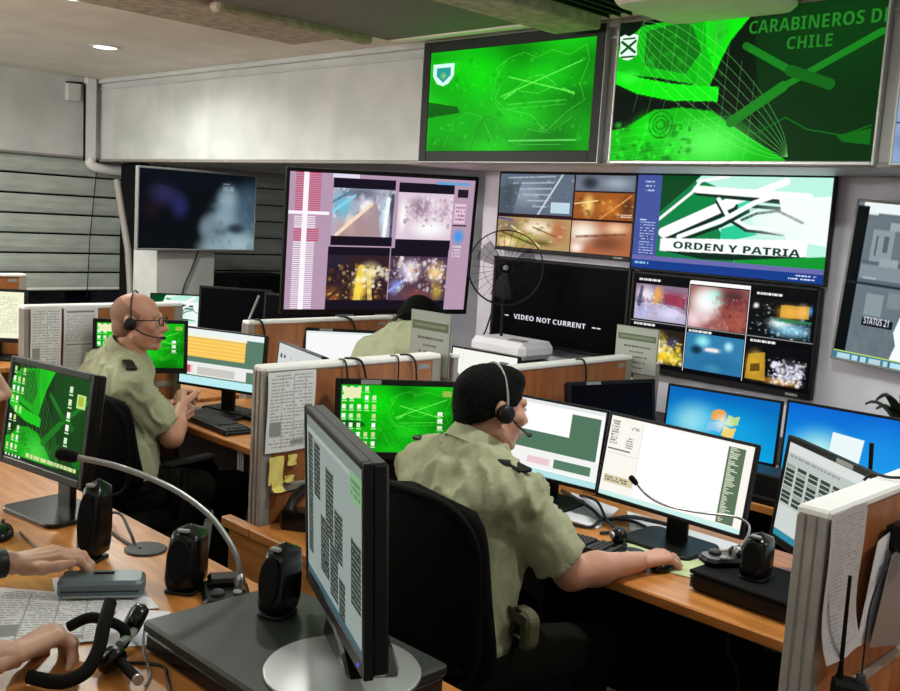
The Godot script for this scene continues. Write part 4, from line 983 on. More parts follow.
func scr(kind: String) -> Image:
	var p := Pic.new(400, 225)
	match kind:
		"wall_emblem":
			p = Pic.new(512, 300); pic_emblem(p)
			p.poly([[.02, .12], [.165, .12], [.165, .24], [.13, .32], [.0925, .345], [.05, .32], [.02, .24]], Color(0.85, 1, 0.95))
			p.poly([[.045, .16], [.14, .16], [.14, .24], [.0925, .31], [.045, .24]], Color(0.15, 0.62, 0.6))
			p.blob(.0925, .24, .03, .05, Color(0.55, 0.8, 0.5))
			p.r(.54, .895, .93, .91, Color(0.35, 0.85, 0.35)); p.r(.6, .94, .85, .948, Color(0.25, 0.75, 0.25))
		"wall_cap":
			p = Pic.new(640, 340); pic_cap(p)
			p.text("CARABINEROS DE", .53, .165, .115, Color(0.15, 0.52, 0.15), bold, .5)
			p.text("CHILE", .672, .285, .11, Color(0.15, 0.5, 0.15), bold, .175)
			shield(p, .045, .18, .10, Color(0.92, 1, 0.95), Color(0.03, 0.35, 0.08))
		"desk_cap":
			p = Pic.new(400, 300); pic_cap(p)
			p.poly([[0, 0], [1, 0], [1, 1], [0, 1]], Color(0.06, 0.42, 0.04), .28)
			icons(p, .02, .03, .2, .95, 3, 9, 4, .25)
			icons(p, .76, .1, .84, .75, 1, 5, 5, .1)
			p.r(.86, .16, .97, .3, Color(0.75, 0.9, 0.55)); p.r(.88, .18, .94, .27, Color(0.7, 0.75, 0.2))
			p.r(.3, .9, .95, .94, Color(0.55, 0.65, 0.3)); p.rows(.3, .9, .95, .95, 1, Color(0.85, 0.95, 0.6), 3, .8)
			p.r(0, .955, 1, 1, Color(0.12, 0.16, 0.12)); icons(p, 0.02, .96, .25, 1, 5, 1, 3)
		"desk_emblem":
			pic_emblem(p)
			icons(p, .01, .02, .34, .98, 5, 7, 7, .06)
			p.r(.02, .04, .17, .2, Color(0.95, 0.95, 0.75))
			p.r(.9, .06, .98, .15, Color(0.6, 0.75, 0.3)); icons(p, .86, .38, .95, .7, 1, 3, 9)
		"board":       # operator console with one large blank page and a column of readings
			p = Pic.new(480, 252, Color(0.99, 0.975, 0.94))
			p.r(.25, .02, .88, .93, Color(1, 1, 1))
			p.rows(.015, .05, .07, .36, 9, G(.45), 4, .7); p.rows(.16, .10, .22, .14, 2, G(.4), 5); p.rows(.14, .24, .19, .38, 5, G(.45), 6, .6)
			p.r(.01, .40, .18, .42, G(.5)); p.r(.01, .46, .24, .465, G(.7)); p.r(.245, .02, .248, .8, G(.8))
			p.r(.02, .74, .24, .84, Color(0.86, 0.80, 0.66)); p.rows(.03, .76, .2, .83, 2, G(.4), 8)
			p.r(.84, .05, .95, .93, Color(0.37, 0.46, 0.36))
			var g := RandomNumberGenerator.new(); g.seed = 5
			for i in 46: p.r(.852, .06 + i * .0187, .86 + g.randf() * .06, .07 + i * .0187, Color(0.85, 0.86, 0.78))
			p.r(0, .945, 1, 1, Color(0.80, 0.95, 0.93))
		"form":        # white form over green ground
			p = Pic.new(400, 220, Color(1, 1, .99))
			p.r(0, 0, 1, .05, Color(0.9, 0.92, 0.92))
			p.r(.72, .1, .97, .62, Color(0.33, 0.47, 0.38)); p.r(.1, .42, .97, .66, Color(0.33, 0.47, 0.38)); p.r(.1, .1, .72, .42, Color(1, 1, 1))
			p.r(0, .66, 1, .9, Color(0.96, 0.96, 0.95)); p.r(.62, .74, .94, .86, Color(0.35, 0.50, 0.40)); p.r(.38, .76, .58, .85, Color(0.93, 0.80, 0.82))
			p.r(0, .92, 1, 1, Color(0.72, 0.90, 0.91))
		"table_yellow":
			p = Pic.new(400, 230, Color(0.36, 0.50, 0.42))
			p.r(0, 0, 1, .10, Color(0.93, 0.96, 0.95)); p.r(.03, .10, .8, .15, Color(0.98, 0.96, 0.85))
			p.r(.02, .15, .79, .50, Color(0.98, 0.78, 0.33))
			for i in 5: p.r(.02, .19 + i * .065, .79, .205 + i * .065, Color(1.0, 0.88, 0.55))
			p.r(0, .60, .82, .84, Color(0.93, 0.93, 0.92)); p.r(.03, .66, .16, .8, Color(0.95, 0.8, 0.82)); p.r(.09, .67, .13, .8, Color(0.8, 0.35, 0.4)); p.r(.22, .68, .68, .82, Color(0.8, 0.79, 0.76))
			p.r(.82, .6, 1, .66, Color(0.93, 0.93, 0.92)); p.r(0, .86, 1, 1, Color(0.74, 0.93, 0.95))
		"keys":        # page with a block of dark boxes
			p = Pic.new(400, 250, Color(0.76, 0.80, 0.78))
			p.r(0, 0, 1, .1, Color(0.88, 0.9, 0.89)); p.rows(.03, .12, .6, .16, 1, G(.6), 3)
			for i in 5:
				for j in 9: p.r(.01 + i * .135, .22 + j * .047, .115 + i * .135, .255 + j * .047, Color(0.22, 0.27, 0.24) if (i * 7 + j * 3) % 5 else Color(0.6, 0.65, 0.62))
			p.r(0, .66, 1, .92, Color(0.83, 0.86, 0.85)); p.r(0, .93, 1, 1, Color(0.2, 0.55, 0.65))
		"columns":     # page of dark text columns seen along the screen
			p = Pic.new(300, 300, Color(0.70, 0.76, 0.73))
			p.r(0, 0, 1, .07, Color(0.6, 0.66, 0.63)); p.r(.0, .07, 1, .1, Color(0.8, 0.84, 0.82))
			p.r(.8, .06, .98, .22, Color(0.62, 0.82, 0.62)); p.rows(.82, .10, .96, .2, 3, Color(0.3, 0.6, 0.3), 4)
			for q in [[.03, .1, .12, .85], [.15, .12, .27, .45], [.38, .2, .52, .6], [.54, .38, .68, .66], [.28, .52, .44, .86], [.46, .6, .6, .92], [.62, .74, .72, .96], [.82, .42, .97, .78]]:
				p.r(q[0], q[1], q[2], q[3], Color(0.26, 0.30, 0.28)); p.rows(q[0] + .01, q[1], q[2], q[3], int((q[3] - q[1]) * 36), Color(0.60, 0.66, 0.62), 3 + int(q[0] * 90), .35)
			p.r(0, .955, 1, 1, Color(0.3, 0.45, 0.5))
		"sky":         # blue start-up desktop with a four-colour flag
			p = Pic.new(400, 225, Color(0.02, 0.42, 0.75))
			p.poly([[0, 0], [1, 0], [1, 1], [0, 1]], Color(0.03, 0.42, 0.76), 1.0, Color(0.05, 0.66, 0.90))
			p.blob(.28, .55, .35, .5, Color(0.75, 0.97, 0.97), .9); p.blob(.6, .6, .5, .6, Color(0.1, 0.72, 0.95), .6)
			p.poly([[.42, .32], [.46, .27], [.52, .27], [.55, .31], [.53, .47], [.48, .44], [.41, .47]], Color(0.93, 0.66, 0.35))
			p.poly([[.57, .33], [.62, .36], [.67, .33], [.66, .48], [.6, .52], [.55, .49]], Color(0.75, 0.88, 0.55))
			p.poly([[.40, .50], [.47, .48], [.53, .50], [.51, .66], [.45, .63], [.38, .66]], Color(0.55, 0.8, 0.95))
			p.poly([[.54, .53], [.6, .56], [.65, .53], [.63, .70], [.57, .72], [.52, .69]], Color(0.97, 0.85, 0.45))
			p.blob(.53, .48, .12, .2, Color(1, 1, .95), .75); soft(p, 3)
		"sky_note":
			p = Pic.new(400, 225, Color(0.02, 0.42, 0.75))
			p.poly([[0, 0], [1, 0], [1, 1], [0, 1]], Color(0.05, 0.42, 0.85), 1.0, Color(0.08, 0.72, 0.95))
			p.blob(.3, .6, .36, .45, Color(0.8, 1, 0.98), .9); p.blob(.75, .5, .4, .6, Color(0.15, 0.6, 0.95), .6)
			p.poly([[.38, .3], [.63, .34], [.60, .8], [.36, .78]], Color(0.95, 1, 1))
		"page":
			p.im.fill(Color(1, 1, 1)); p.r(0, 0, 1, .05, Color(0.92, 0.95, 0.95)); p.r(0, .94, 1, 1, Color(0.85, 0.93, 0.93))
		"page_icons":
			p.im.fill(Color(0.97, 0.98, 0.94))
			p.r(.17, .08, .175, .9, G(.82)); p.r(.06, .14, .12, .17, G(.35)); p.r(.07, .24, .11, .25, G(.5)); p.r(.075, .34, .105, .41, G(.35)); p.r(.03, .54, .15, .56, G(.4))
			p.r(.74, .12, .88, .26, G(.55)); p.rows(.74, .12, .88, .26, 5, G(.2), 6, .6); p.r(0, .93, 1, 1, Color(0.8, 0.93, 0.92))
		"page_buttons":
			p.im.fill(Color(0.86, 0.88, 0.88))
			for j in 4: p.r(.06, .14 + j * .15, .1, .2 + j * .15, G(.15)); p.r(.14, .15 + j * .15, .19, .19 + j * .15, G(.3))
			p.rows(.3, .15, .9, .8, 12, G(.8), 5)
		"cream": p.im.fill(Color(0.97, 0.97, 0.84)); p.rows(.1, .1, .9, .9, 20, Color(0.9, 0.9, 0.78), 4)
		"motto_small", "motto":
			p = Pic.new(512, 280, Color(0.03, 0.42, 0.24))
			var q := Pic.new(440, 240, Color(0.05, 0.50, 0.28))
			q.poly([[.2, 0], [1, 0], [1, 1], [.5, 1]], Color(0.75, 0.97, 0.90)); q.poly([[0, 0], [.25, 0], [.0, .45]], Color(0.02, 0.28, 0.12))
			q.poly([[.25, .05], [.45, .2], [.32, .4], [0, .55], [.05, .4]], Color(0.0, 0.52, 0.26)); q.poly([[.34, .5], [.42, .4], [.5, .52], [.2, .68]], Color(0.1, 0.78, 0.55)); q.poly([[.4, .3], [.52, .24], [.62, .3], [.5, .46]], Color(0.25, 0.85, 0.68))
			q.poly([[.4, .62], [.5, .55], [.62, .66], [.4, .78]], Color(0.15, 0.80, 0.6))
			var W := Color(1, 1, 1); var D := Color(0.02, 0.16, 0.1)
			q.line(.05, .73, .45, .35, 34, D); q.line(.04, .70, .44, .31, 32, W); q.line(.44, .31, .75, .05, 20, W)
			q.line(.24, .19, .9, .28, 22, D); q.line(.23, .16, .88, .22, 22, W)
			q.path([[.0, .54], [.2, .2], [.25, .06], [.42, .0]], 9, W)
			q.path([[.36, .3], [.42, .48], [.55, .62], [.76, .64]], 8, D); q.path([[.37, .27], [.43, .45], [.56, .58], [.78, .6]], 12, W)
			q.path([[.16, .78], [.4, .58], [.6, .34], [.8, .36], [.92, .46]], 9, D); q.path([[.14, .74], [.4, .52], [.58, .30], [.68, .22]], 14, W)
			q.poly([[.72, .25], [1, .2], [1, .75], [.78, .7]], Color(.97, 1, 1)); q.poly([[.55, .35], [.9, .45], [.85, .68], [.6, .6]], Color(0.9, 1, 0.98), .8)
			q.poly([[.02, .80], [.9, .72], [.9, .94], [.3, .99], [.02, .92]], D); q.poly([[.02, .77], [.9, .69], [.9, .88], [.02, .93]], W)
			q.poly([[.5, .97], [1, .86], [1, 1], [.5, 1]], Color(0.05, 0.6, 0.2))
			q.path([[.52, .5], [.6, .42], [.72, .38], [.86, .5]], 7, D, .8)
			q.blob(.75, .5, .3, .3, Color(1, 1, 1), .7)
			soft(q, 2)
			if kind == "motto":
				q.text("ORDEN Y PATRIA", .10, .882, .115, Color(0.01, 0.22, 0.14), bold, .78)
				p.im.fill(Color(0.27, 0.34, 0.62)); p.put(q, .14, 0, 1, .86)
				p.rows(.045, .06, .1, .2, 3, Color(0.8, 0.84, 0.95), 3, .35); p.rows(.035, .5, .12, .86, 12, Color(0.75, 0.8, 0.95), 4, .4); p.r(.03, .47, .07, .485, Color(0.8, 0.84, 0.95))
				p.r(0, .86, 1, .92, Color(0.42, 0.42, 0.68)); p.r(0, .91, 1, 1, Color(0.08, 0.24, 0.56)); p.rows(.02, .93, .1, .96, 1, Color(0.6, 0.85, 1), 2, .8); p.rows(.84, .93, .97, .99, 2, Color(0.9, 0.92, 1), 6, .5)
			else:
				p.put(q, 0, 0, 1, 1); p.r(0, .92, 1, 1, Color(0.85, 0.97, 0.95))
		"grid_six":
			p = Pic.new(560, 280, Color(0.03, 0.03, 0.05))
			var W := Color(1, 1, 1)
			var a := cam_pic(Color(0.55, 0.45, 0.55), [[.2, .3, .3, .4, Color(0.95, 0.9, 0.95)], [.45, .3, .15, .4, Color(0.9, 0.7, 0.4)], [.75, .35, .35, .3, Color(0.65, 0.25, 0.35)], [.7, .75, .4, .3, Color(0.92, 0.88, 1)], [.15, .8, .3, .3, Color(0.55, 0.6, 0.85)], [.1, .6, .12, .3, Color(0.25, 0.25, 0.4)]], [[0, .2, 1, .9, 40, .05, [Color(0.9, 0.5, 0.4), W, Color(0.3, 0.25, 0.35)], 3]])
			var b := cam_pic(Color(0.62, 0.38, 0.36), [[.3, .35, .4, .5, W], [.45, .25, .25, .3, Color(0.6, 1, 0.9)], [.1, .8, .3, .4, Color(0.95, 0.85, 0.88)], [.85, .75, .3, .4, Color(0.95, 0.55, 0.45)], [.75, .2, .35, .35, Color(0.33, 0.18, 0.2)], [.3, .75, .2, .2, Color(0.9, 0.75, 0.75)]], [[.4, .2, 1, 1, 60, .05, [Color(0.4, 0.15, 0.15), Color(0.8, 0.55, 0.5), Color(0.65, 0.35, 0.33)], 4]])
			var c := cam_pic(Color(0.05, 0.06, 0.07), [[.65, .3, .3, .3, Color(0.95, 0.68, 0.25)], [.85, .25, .15, .3, Color(1, 0.85, 0.6)], [.7, .75, .5, .3, Color(0.55, 0.8, 0.92)], [.5, .6, .3, .2, Color(0.9, 1, 1)], [.1, .2, .08, .12, W], [.65, .52, .4, .08, Color(0.2, 0.5, 0.3)], [.97, .2, .06, .2, Color(0.2, 0.6, 0.85)]], [[0, .1, .4, .9, 24, .035, [W, Color(0.02, 0.03, 0.03)], 5]])
			var d := cam_pic(Color(0.16, 0.13, 0.10), [[.7, .75, .5, .35, Color(0.98, 0.85, 0.2)], [.55, .5, .3, .3, Color(0.9, 0.9, 0.85)], [.8, .35, .2, .25, Color(0.3, 0.28, 0.4)], [.5, .25, .25, .3, Color(0.7, 0.62, 0.2)]], [[.3, .2, 1, .9, 40, .05, [Color(1, 0.95, 0.6), Color(0.25, 0.22, 0.2), W], 6]])
			var e := cam_pic(Color(0.20, 0.50, 0.68), [[.3, .2, .2, .25, Color(0.6, 0.95, 0.95)], [.75, .25, .12, .2, Color(0.75, 0.95, 1)], [.45, .42, .2, .1, Color(0.85, 0.8, 0.85)], [.2, .45, .15, .18, Color(0.06, 0.16, 0.25)], [.55, .8, .5, .3, Color(0.15, 0.42, 0.6)], [.5, .9, .25, .2, Color(0.45, 0.75, 0.85), .7]])
			var f := cam_pic(Color(0.04, 0.04, 0.06), [[.16, .55, .22, .55, Color(0.9, 0.72, 0.2)], [.2, .3, .12, .15, Color(0.55, 0.5, 0.4)], [.75, .6, .3, .4, Color(0.4, 0.4, 0.5)], [.6, .9, .5, .15, Color(0.85, 0.6, 0.3)]], [[.4, .3, 1, .9, 60, .04, [W, Color(0.1, 0.1, 0.15), Color(0.85, 0.85, 0.95), Color(0.55, 0.4, 0.3)], 7]])
			c.poly([[.5, .12], [.95, .1], [.95, .42], [.5, .45]], Color(0.95, 0.72, 0.28), .75); c.speckle(.35, .45, 1, 1, 20, .05, [Color(0.9, 1, 1), Color(0.45, 0.7, 0.85)], 41, .7); c.r(.5, .48, 1, .54, Color(0.2, 0.5, 0.3))
			a.poly([[0, .55], [.5, .5], [1, .75], [1, 1], [0, 1]], Color(0.85, 0.85, 0.97), .6); a.poly([[.55, .2], [.95, .3], [.95, .55], [.6, .5]], Color(0.6, 0.2, 0.3), .7); a.line(.12, .1, .08, .6, 8, Color(0.3, 0.3, 0.42), .8); a.line(.42, .1, .40, .5, 7, Color(0.95, 0.65, 0.3), .7)
			b.poly([[.5, .45], [1, .2], [1, 1], [.75, 1]], Color(0.5, 0.22, 0.2), .55); b.blob(.3, .4, .35, .5, Color(1, 1, 1), .8)
			e.poly([[0, .75], [.4, .45], [.7, .45], [1, .7], [1, 1], [0, 1]], Color(0.16, 0.45, 0.64), .5); e.r(.36, .36, .58, .44, Color(0.9, 0.88, 0.9)); e.blob(.5, .4, .2, .12, Color(1, .95, .95), .6)
			f.poly([[.05, .3], [.32, .2], [.36, .95], [.02, .95]], Color(0.85, 0.66, 0.18), .8); f.poly([[.1, .55], [.25, .5], [.26, .7], [.1, .75]], Color(0.3, 0.22, 0.08), .8); f.speckle(.45, .4, .95, .95, 40, .07, [Color(1, 1, 1), Color(0.9, 0.9, 1)], 44, .8)
			d.speckle(.3, .3, 1, .95, 24, .08, [Color(1, 0.97, 0.75), Color(1, 0.85, 0.2)], 45, .8)
			p.put(a, .015, .10, .328, .49); p.put(b, .34, .06, .66, .50); p.put(c, .672, .12, .985, .50)
			p.put(d, .015, .57, .328, .95); p.put(e, .34, .56, .66, .95); p.put(f, .672, .58, .985, .97)
			p.r(.335, .01, .665, .05, W); p.r(.333, .02, .337, .98, W); p.r(.662, .02, .666, .98, W); p.r(0, .505, 1, .515, G(.55))
			for q in [[.03, .04], [.70, .06], [.02, .53], [.35, .53], [.69, .54]]: p.rows(q[0], q[1], q[0] + .13, q[1] + .03, 1, W, 4, .8)
		"grid_mauve":
			p = Pic.new(520, 380, Color(0.72, 0.60, 0.70))
			for y in 64:
				var t := y / 64.0
				var red := t < .27 or (t > .40 and t < .5)
				if t > .27 and t < .3: continue
				p.r(.03, t, .16 if red else .14, t + .009, Color(0.80, 0.30, 0.42) if red else Color(0.97, 0.93, 0.97))
			p.r(.072, 0, .098, 1, Color(1, 0.97, 1)); p.r(.0, .275, .21, .30, Color(1, .97, 1))
			for q in [[.225, .03, .555, .11], [.225, .44, .555, .52], [.575, .04, .885, .12], [.575, .46, .885, .53], [.215, .53, .55, .6], [.555, .53, .88, .6], [.215, .92, .88, 1]]: p.r(q[0], q[1], q[2], q[3], Color(0.10, 0.08, 0.13))
			var a := cam_pic(Color(0.70, 0.70, 0.78), [[.15, .35, .25, .4, Color(0.45, 0.75, 0.85)], [.55, .4, .15, .4, Color(1, 1, 1)], [.35, .85, .5, .3, Color(0.78, 0.62, 0.62)], [.3, .8, .14, .4, Color(1, 0.9, 0.8)], [.85, .5, .1, .5, Color(0.85, 0.95, 1)], [.95, .3, .08, .5, Color(0.3, 0.35, 0.4)], [.45, .1, .4, .2, Color(0.4, 0.42, 0.5)]], [[0, 0, 1, .6, 30, .06, [Color(1, 1, 1), Color(0.5, 0.7, 0.75), Color(0.5, 0.5, 0.58)], 8]])
			var b := cam_pic(Color(0.88, 0.80, 0.86), [[.4, .3, .3, .3, Color(0.6, 0.5, 0.58)], [.6, .75, .5, .3, Color(1, 1, 1)], [.1, .5, .1, .5, Color(1, 1, 1)]], [[.1, .1, 1, .7, 50, .06, [Color(1, 1, 1), Color(0.62, 0.5, 0.56), Color(0.95, 0.85, 0.9)], 9]])
			var c := cam_pic(Color(0.20, 0.14, 0.16), [[.55, .7, .2, .6, Color(1, 0.85, 0.3)], [.7, .35, .25, .3, Color(0.95, 0.9, 0.7)], [.15, .2, .3, .3, Color(0.16, 0.14, 0.22)], [.1, .9, .2, .3, Color(0.6, 0.35, 0.15)]], [[0, .2, 1, 1, 60, .05, [Color(1, 0.9, 0.5), Color(0.35, 0.2, 0.15), Color(0.9, 0.6, 0.2), Color(0.15, 0.1, 0.15)], 10]])
			var d := cam_pic(Color(0.30, 0.22, 0.30), [[.35, .3, .3, .35, Color(0.9, 0.85, 0.95)], [.8, .35, .25, .35, Color(0.98, 0.85, 0.6)], [.15, .7, .2, .3, Color(0.55, 0.6, 0.85)], [.5, .9, .4, .3, Color(0.5, 0.28, 0.28)], [.85, .8, .15, .3, Color(0.7, 0.6, 0.25)]], [[0, 0, 1, .8, 50, .05, [Color(1, 1, 1), Color(0.4, 0.25, 0.35), Color(0.95, 0.7, 0.4)], 11]])
			a.poly([[.05, 1], [.62, .3], [.72, .3], [.8, 1]], Color(0.66, 0.55, 0.56), .8); a.line(.08, .98, .62, .32, 6, Color(1, 0.88, 0.78), .9); a.line(.9, .2, .86, 1, 8, Color(1, 1, 1), .9); a.line(.97, .1, .97, 1, 5, Color(0.25, 0.28, 0.35), .8); a.line(0, .5, .35, .15, 5, Color(0.55, 0.85, 0.95), .8); a.line(0, .3, .3, .05, 4, Color(0.3, 0.5, 0.6), .8)
			c.line(.55, .3, .5, 1, 14, Color(1, 0.88, 0.35), .8); c.line(.68, .4, .72, 1, 9, Color(1, 0.9, 0.5), .7); c.line(0, 1, .4, .55, 5, Color(0.25, 0.18, 0.16), .9); c.speckle(.4, .25, 1, .7, 14, .07, [Color(1, 0.97, 0.85)], 31, .8)
			d.line(.1, 1, .5, .45, 8, Color(0.35, 0.25, 0.3), .9); d.line(.3, .5, 0, .8, 4, Color(0.6, 0.65, 0.95), .9); d.speckle(.1, .05, .95, .55, 16, .08, [Color(1, 0.97, 1), Color(0.95, 0.9, 0.85)], 32, .8)
			p.put(a, .225, .1, .555, .45); p.put(b, .575, .11, .885, .46); p.put(c, .215, .59, .55, .93); p.put(d, .555, .59, .88, .93)
			p.r(.22, 0, .36, .03, Color(0.9, 0.88, 0.95)); p.r(.78, .02, .97, .04, Color(0.4, 0.65, 0.85))
			p.r(.905, .07, .965, .13, Color(0.14, 0.11, 0.15)); p.r(.895, .18, .96, .33, Color(0.9, 0.78, 0.86)); p.rows(.9, .2, .955, .32, 4, Color(0.65, 0.4, 0.5), 3); p.r(.89, .34, .97, .35, Color(0.2, 0.15, 0.2)); p.blob(.93, .43, .045, .08, Color(0.25, 0.6, 0.95)); p.rows(.9, .5, .95, .6, 4, Color(0.95, .9, .95), 4)
		"grid_roads":
			p = Pic.new(420, 210, Color(0.15, 0.05, 0.08))
			var a := cam_pic(Color(0.38, 0.43, 0.50), [[.35, .5, .4, .5, Color(0.55, 0.6, 0.66)], [.12, .5, .12, .5, Color(0.25, 0.3, 0.33)]])
			for i in 6: a.line(.12 + i * .07, .1 + i * .14, .75 - i * .02, .05 + i * .15, 3, Color(0.70, 0.74, 0.80), .8)
			a.line(.55, 1, .85, 0, 3, Color(0.8, 0.84, 0.88)); a.r(.72, .68, .97, .95, Color(0.75, 0.85, 0.9))
			a.poly([[.0, .35], [.3, .2], [.2, 1], [0, 1]], Color(0.28, 0.32, 0.36), .7); a.speckle(0, 0, 1, 1, 14, .05, [Color(0.75, 0.8, 0.85), Color(0.3, 0.34, 0.38)], 51, .4)
			var b := cam_pic(Color(0.42, 0.46, 0.52), [[.25, .5, .2, .6, Color(0.15, 0.17, 0.2)], [.7, .5, .35, .6, Color(0.62, 0.66, 0.72)]])
			var c := cam_pic(Color(0.62, 0.34, 0.12), [[.25, .5, .15, .6, Color(1, 0.85, 0.5)], [.6, .5, .3, .5, Color(0.78, 0.45, 0.15)], [.9, .5, .15, .6, Color(0.35, 0.2, 0.1)]])
			c.line(.0, .45, .4, .3, 3, Color(1, .9, .6)); c.line(.45, 1, .95, .1, 4, Color(0.9, 0.6, 0.3), .8); c.rows(.75, .78, .98, .92, 2, Color(1, 0.9, 0.8), 4)
			var d := cam_pic(Color(0.72, 0.60, 0.40), [[.15, .3, .25, .4, Color(0.5, 0.45, 0.35)], [.55, .3, .3, .4, Color(1, 0.95, 0.85)], [.35, .7, .35, .3, Color(0.66, 0.66, 0.30)], [.85, .4, .15, .6, Color(0.75, 0.45, 0.3)], [.15, .85, .2, .25, Color(1, 0.9, 0.7)], [.6, .8, .25, .15, Color(0.4, 0.35, 0.15)]])
			d.line(0, .05, .2, .1, 5, Color(0.35, 0.35, 0.6)); d.line(.05, .5, .5, .85, 4, Color(0.35, 0.3, 0.1), .8); d.line(.2, .3, .6, .9, 4, Color(1, 1, .7), .7); d.line(.5, .3, .8, .55, 3, Color(0.5, 0.3, 0.1), .8)
			var e := cam_pic(Color(0.70, 0.42, 0.28), [[.2, .35, .45, .6, Color(1, 0.97, 0.9)], [.6, .65, .45, .35, Color(0.5, 0.28, 0.18)], [.75, .2, .3, .3, Color(0.95, 0.8, 0.65)], [.1, .85, .2, .3, Color(1, .95, .9)]])
			d.speckle(0, .1, 1, .9, 22, .07, [Color(1, 0.95, 0.8), Color(0.45, 0.38, 0.15), Color(0.75, 0.45, 0.3)], 52, .5); c.speckle(0, .2, 1, .9, 14, .06, [Color(1, 0.8, 0.4), Color(0.3, 0.15, 0.06)], 53, .5); e.line(.1, .5, .9, .35, 6, Color(0.4, 0.22, 0.15), .5)
			p.put(a, 0, 0, .575, .54); p.put(b, .585, 0, 1, .2); p.put(c, .585, .22, 1, .56); p.put(d, 0, .585, .575, 1); p.put(e, .58, .585, 1, 1)
		"timeout":
			p = Pic.new(480, 250, Color(0.012, 0.013, 0.018))
			p.blob(.7, .25, .3, .3, Color(0.03, 0.028, 0.025), .8)
			p.text("--", .06, .735, .13, Color(0.9, 0.9, 0.95), bold, .09); p.text("VIDEO NOT CURRENT", .17, .735, .085, Color(0.95, 0.95, 1), bold, .57); p.text("--", .77, .735, .13, Color(0.9, 0.9, 0.95), bold, .09)
		"dim_clouds":
			p = Pic.new(320, 180, Color(0.05, 0.065, 0.085))
			p.blob(.2, .3, .2, .25, Color(0.20, 0.19, 0.36), .9); p.blob(.33, .45, .12, .25, Color(0.18, 0.20, 0.45), .8); p.blob(.1, .5, .12, .2, Color(0.16, 0.10, 0.14), .6)
			p.poly([[.0, 0], [1, 0], [1, .12], [.8, .22], [.3, .24], [0, .1]], Color(0.055, 0.085, 0.125), .6)
			for k in 2:
				p.blob(.84, .62, .34, .6, Color(0.36, 0.46, 0.53), .9); p.blob(.75, .36, .14, .3, Color(0.58, 0.68, 0.72), .9); p.blob(.72, .60, .18, .2, Color(0.60, 0.70, 0.74), .8); p.blob(.85, .95, .32, .32, Color(0.66, 0.76, 0.79), .9); p.blob(.58, .72, .12, .25, Color(0.48, 0.56, 0.6), .9); p.blob(.97, .4, .2, .45, Color(0.24, 0.34, 0.42), .7); p.blob(.64, 1.0, .22, .25, Color(0.55, .65, .68), .9)
			p.blob(.83, .72, .12, .1, Color(0.10, 0.14, 0.18), .8); p.speckle(.55, .3, 1, 1, 10, .05, [Color(0.6, 0.7, 0.72), Color(0.2, 0.28, 0.33)], 5, .25)
			soft(p, 4)
			p.text("9:41 AM", .70, .22, .085, Color(0.75, 0.8, 0.88), plainfont, .1); p.r(.7, .12, .76, .13, Color(0.55, 0.6, 0.68)); p.r(.68, .34, .79, .36, Color(0.6, 0.65, 0.72))
		"grey_lot":
			var full := Pic.new(440, 240, Color(0.42, 0.47, 0.50))
			p = Pic.new(420, 240, Color(0.42, 0.47, 0.50))
			p.r(.04, .0, 1, .06, Color(0.93, 0.97, 0.97)); p.r(.04, .06, .16, .075, Color(0.85, 0.9, 0.9))
			p.r(0, 0.03, .085, 1, Color(0.03, 0.05, 0.06))
			p.r(.14, .16, .30, .38, Color(0.56, 0.61, 0.63)); p.r(.26, .11, .36, .16, Color(0.62, 0.66, 0.68)); p.r(.17, .2, .19, .32, Color(0.35, 0.4, 0.43)); p.r(.23, .2, .26, .3, Color(0.35, 0.4, 0.43))
			p.r(.09, .39, 1, .47, Color(0.52, 0.57, 0.6)); p.r(.09, .36, 1, .38, Color(0.33, 0.38, 0.42)); p.r(.22, .34, .36, .39, Color(0.6, 0.65, 0.67)); p.r(.09, .47, 1, .5, Color(0.36, 0.41, 0.45)); p.r(.12, .46, .22, .48, Color(0.68, 0.72, 0.74))
			p.r(.17, .56, .3, .7, Color(0.55, 0.6, 0.62)); p.r(.33, .54, .42, .64, Color(0.5, 0.55, 0.57)); p.r(0, .505, 1, .515, Color(0.12, 0.15, 0.18))
			p.r(.45, .1, .6, .33, Color(0.5, 0.55, 0.58)); p.r(.66, .14, .9, .36, Color(0.47, 0.52, 0.55)); p.speckle(.1, .75, 1, .98, 20, .04, [Color(0.36, 0.41, 0.45), Color(0.46, 0.5, 0.54)], 3, .5)
			soft(p, 3)
			p.r(.17, .715, .395, .765, Color(0.08, 0.1, 0.12)); p.text("STATUS 21", .18, .755, .06, Color(0.95, 0.97, 1), bold, .2)
			p.poly([[.45, .64], [.6, .6], [.6, .96], [.41, .96], [.44, .86], [.41, .78]], Color(0.98, 1, 1))
			p.r(0, .96, 1, 1, Color(0.2, 0.5, 0.6)); p.r(0, .95, 1, .96, Color(0.75, 0.85, 0.4)); p.rows(.03, .965, .9, 1, 1, Color(0.75, 0.92, 0.98), 4, .9)
			full.put(p, 0, 0, .47, 1)
			p.r(0, 0.06, .09, .94, Color(0.45, 0.5, 0.53)); p.r(.15, .7, .42, .77, Color(0.4, 0.45, 0.48)); p.r(.35, .58, .62, .95, Color(0.4, 0.45, 0.48))
			p.im.flip_x()
			full.put(p, .47, 0, 1, 1)
			p = full
		"pale_blue":
			p.im.fill(Color(0.55, 0.66, 0.80)); p.r(0, .76, 1, .77, Color(0.2, 0.25, 0.35)); p.blob(.06, .87, .08, .1, Color(0.35, 0.45, 0.6)); p.rows(.02, .1, .9, .6, 8, Color(0.7, 0.78, 0.88), 4, .4)
		"off":
			p.im.fill(Color(0.016, 0.018, 0.028))
	return p.im

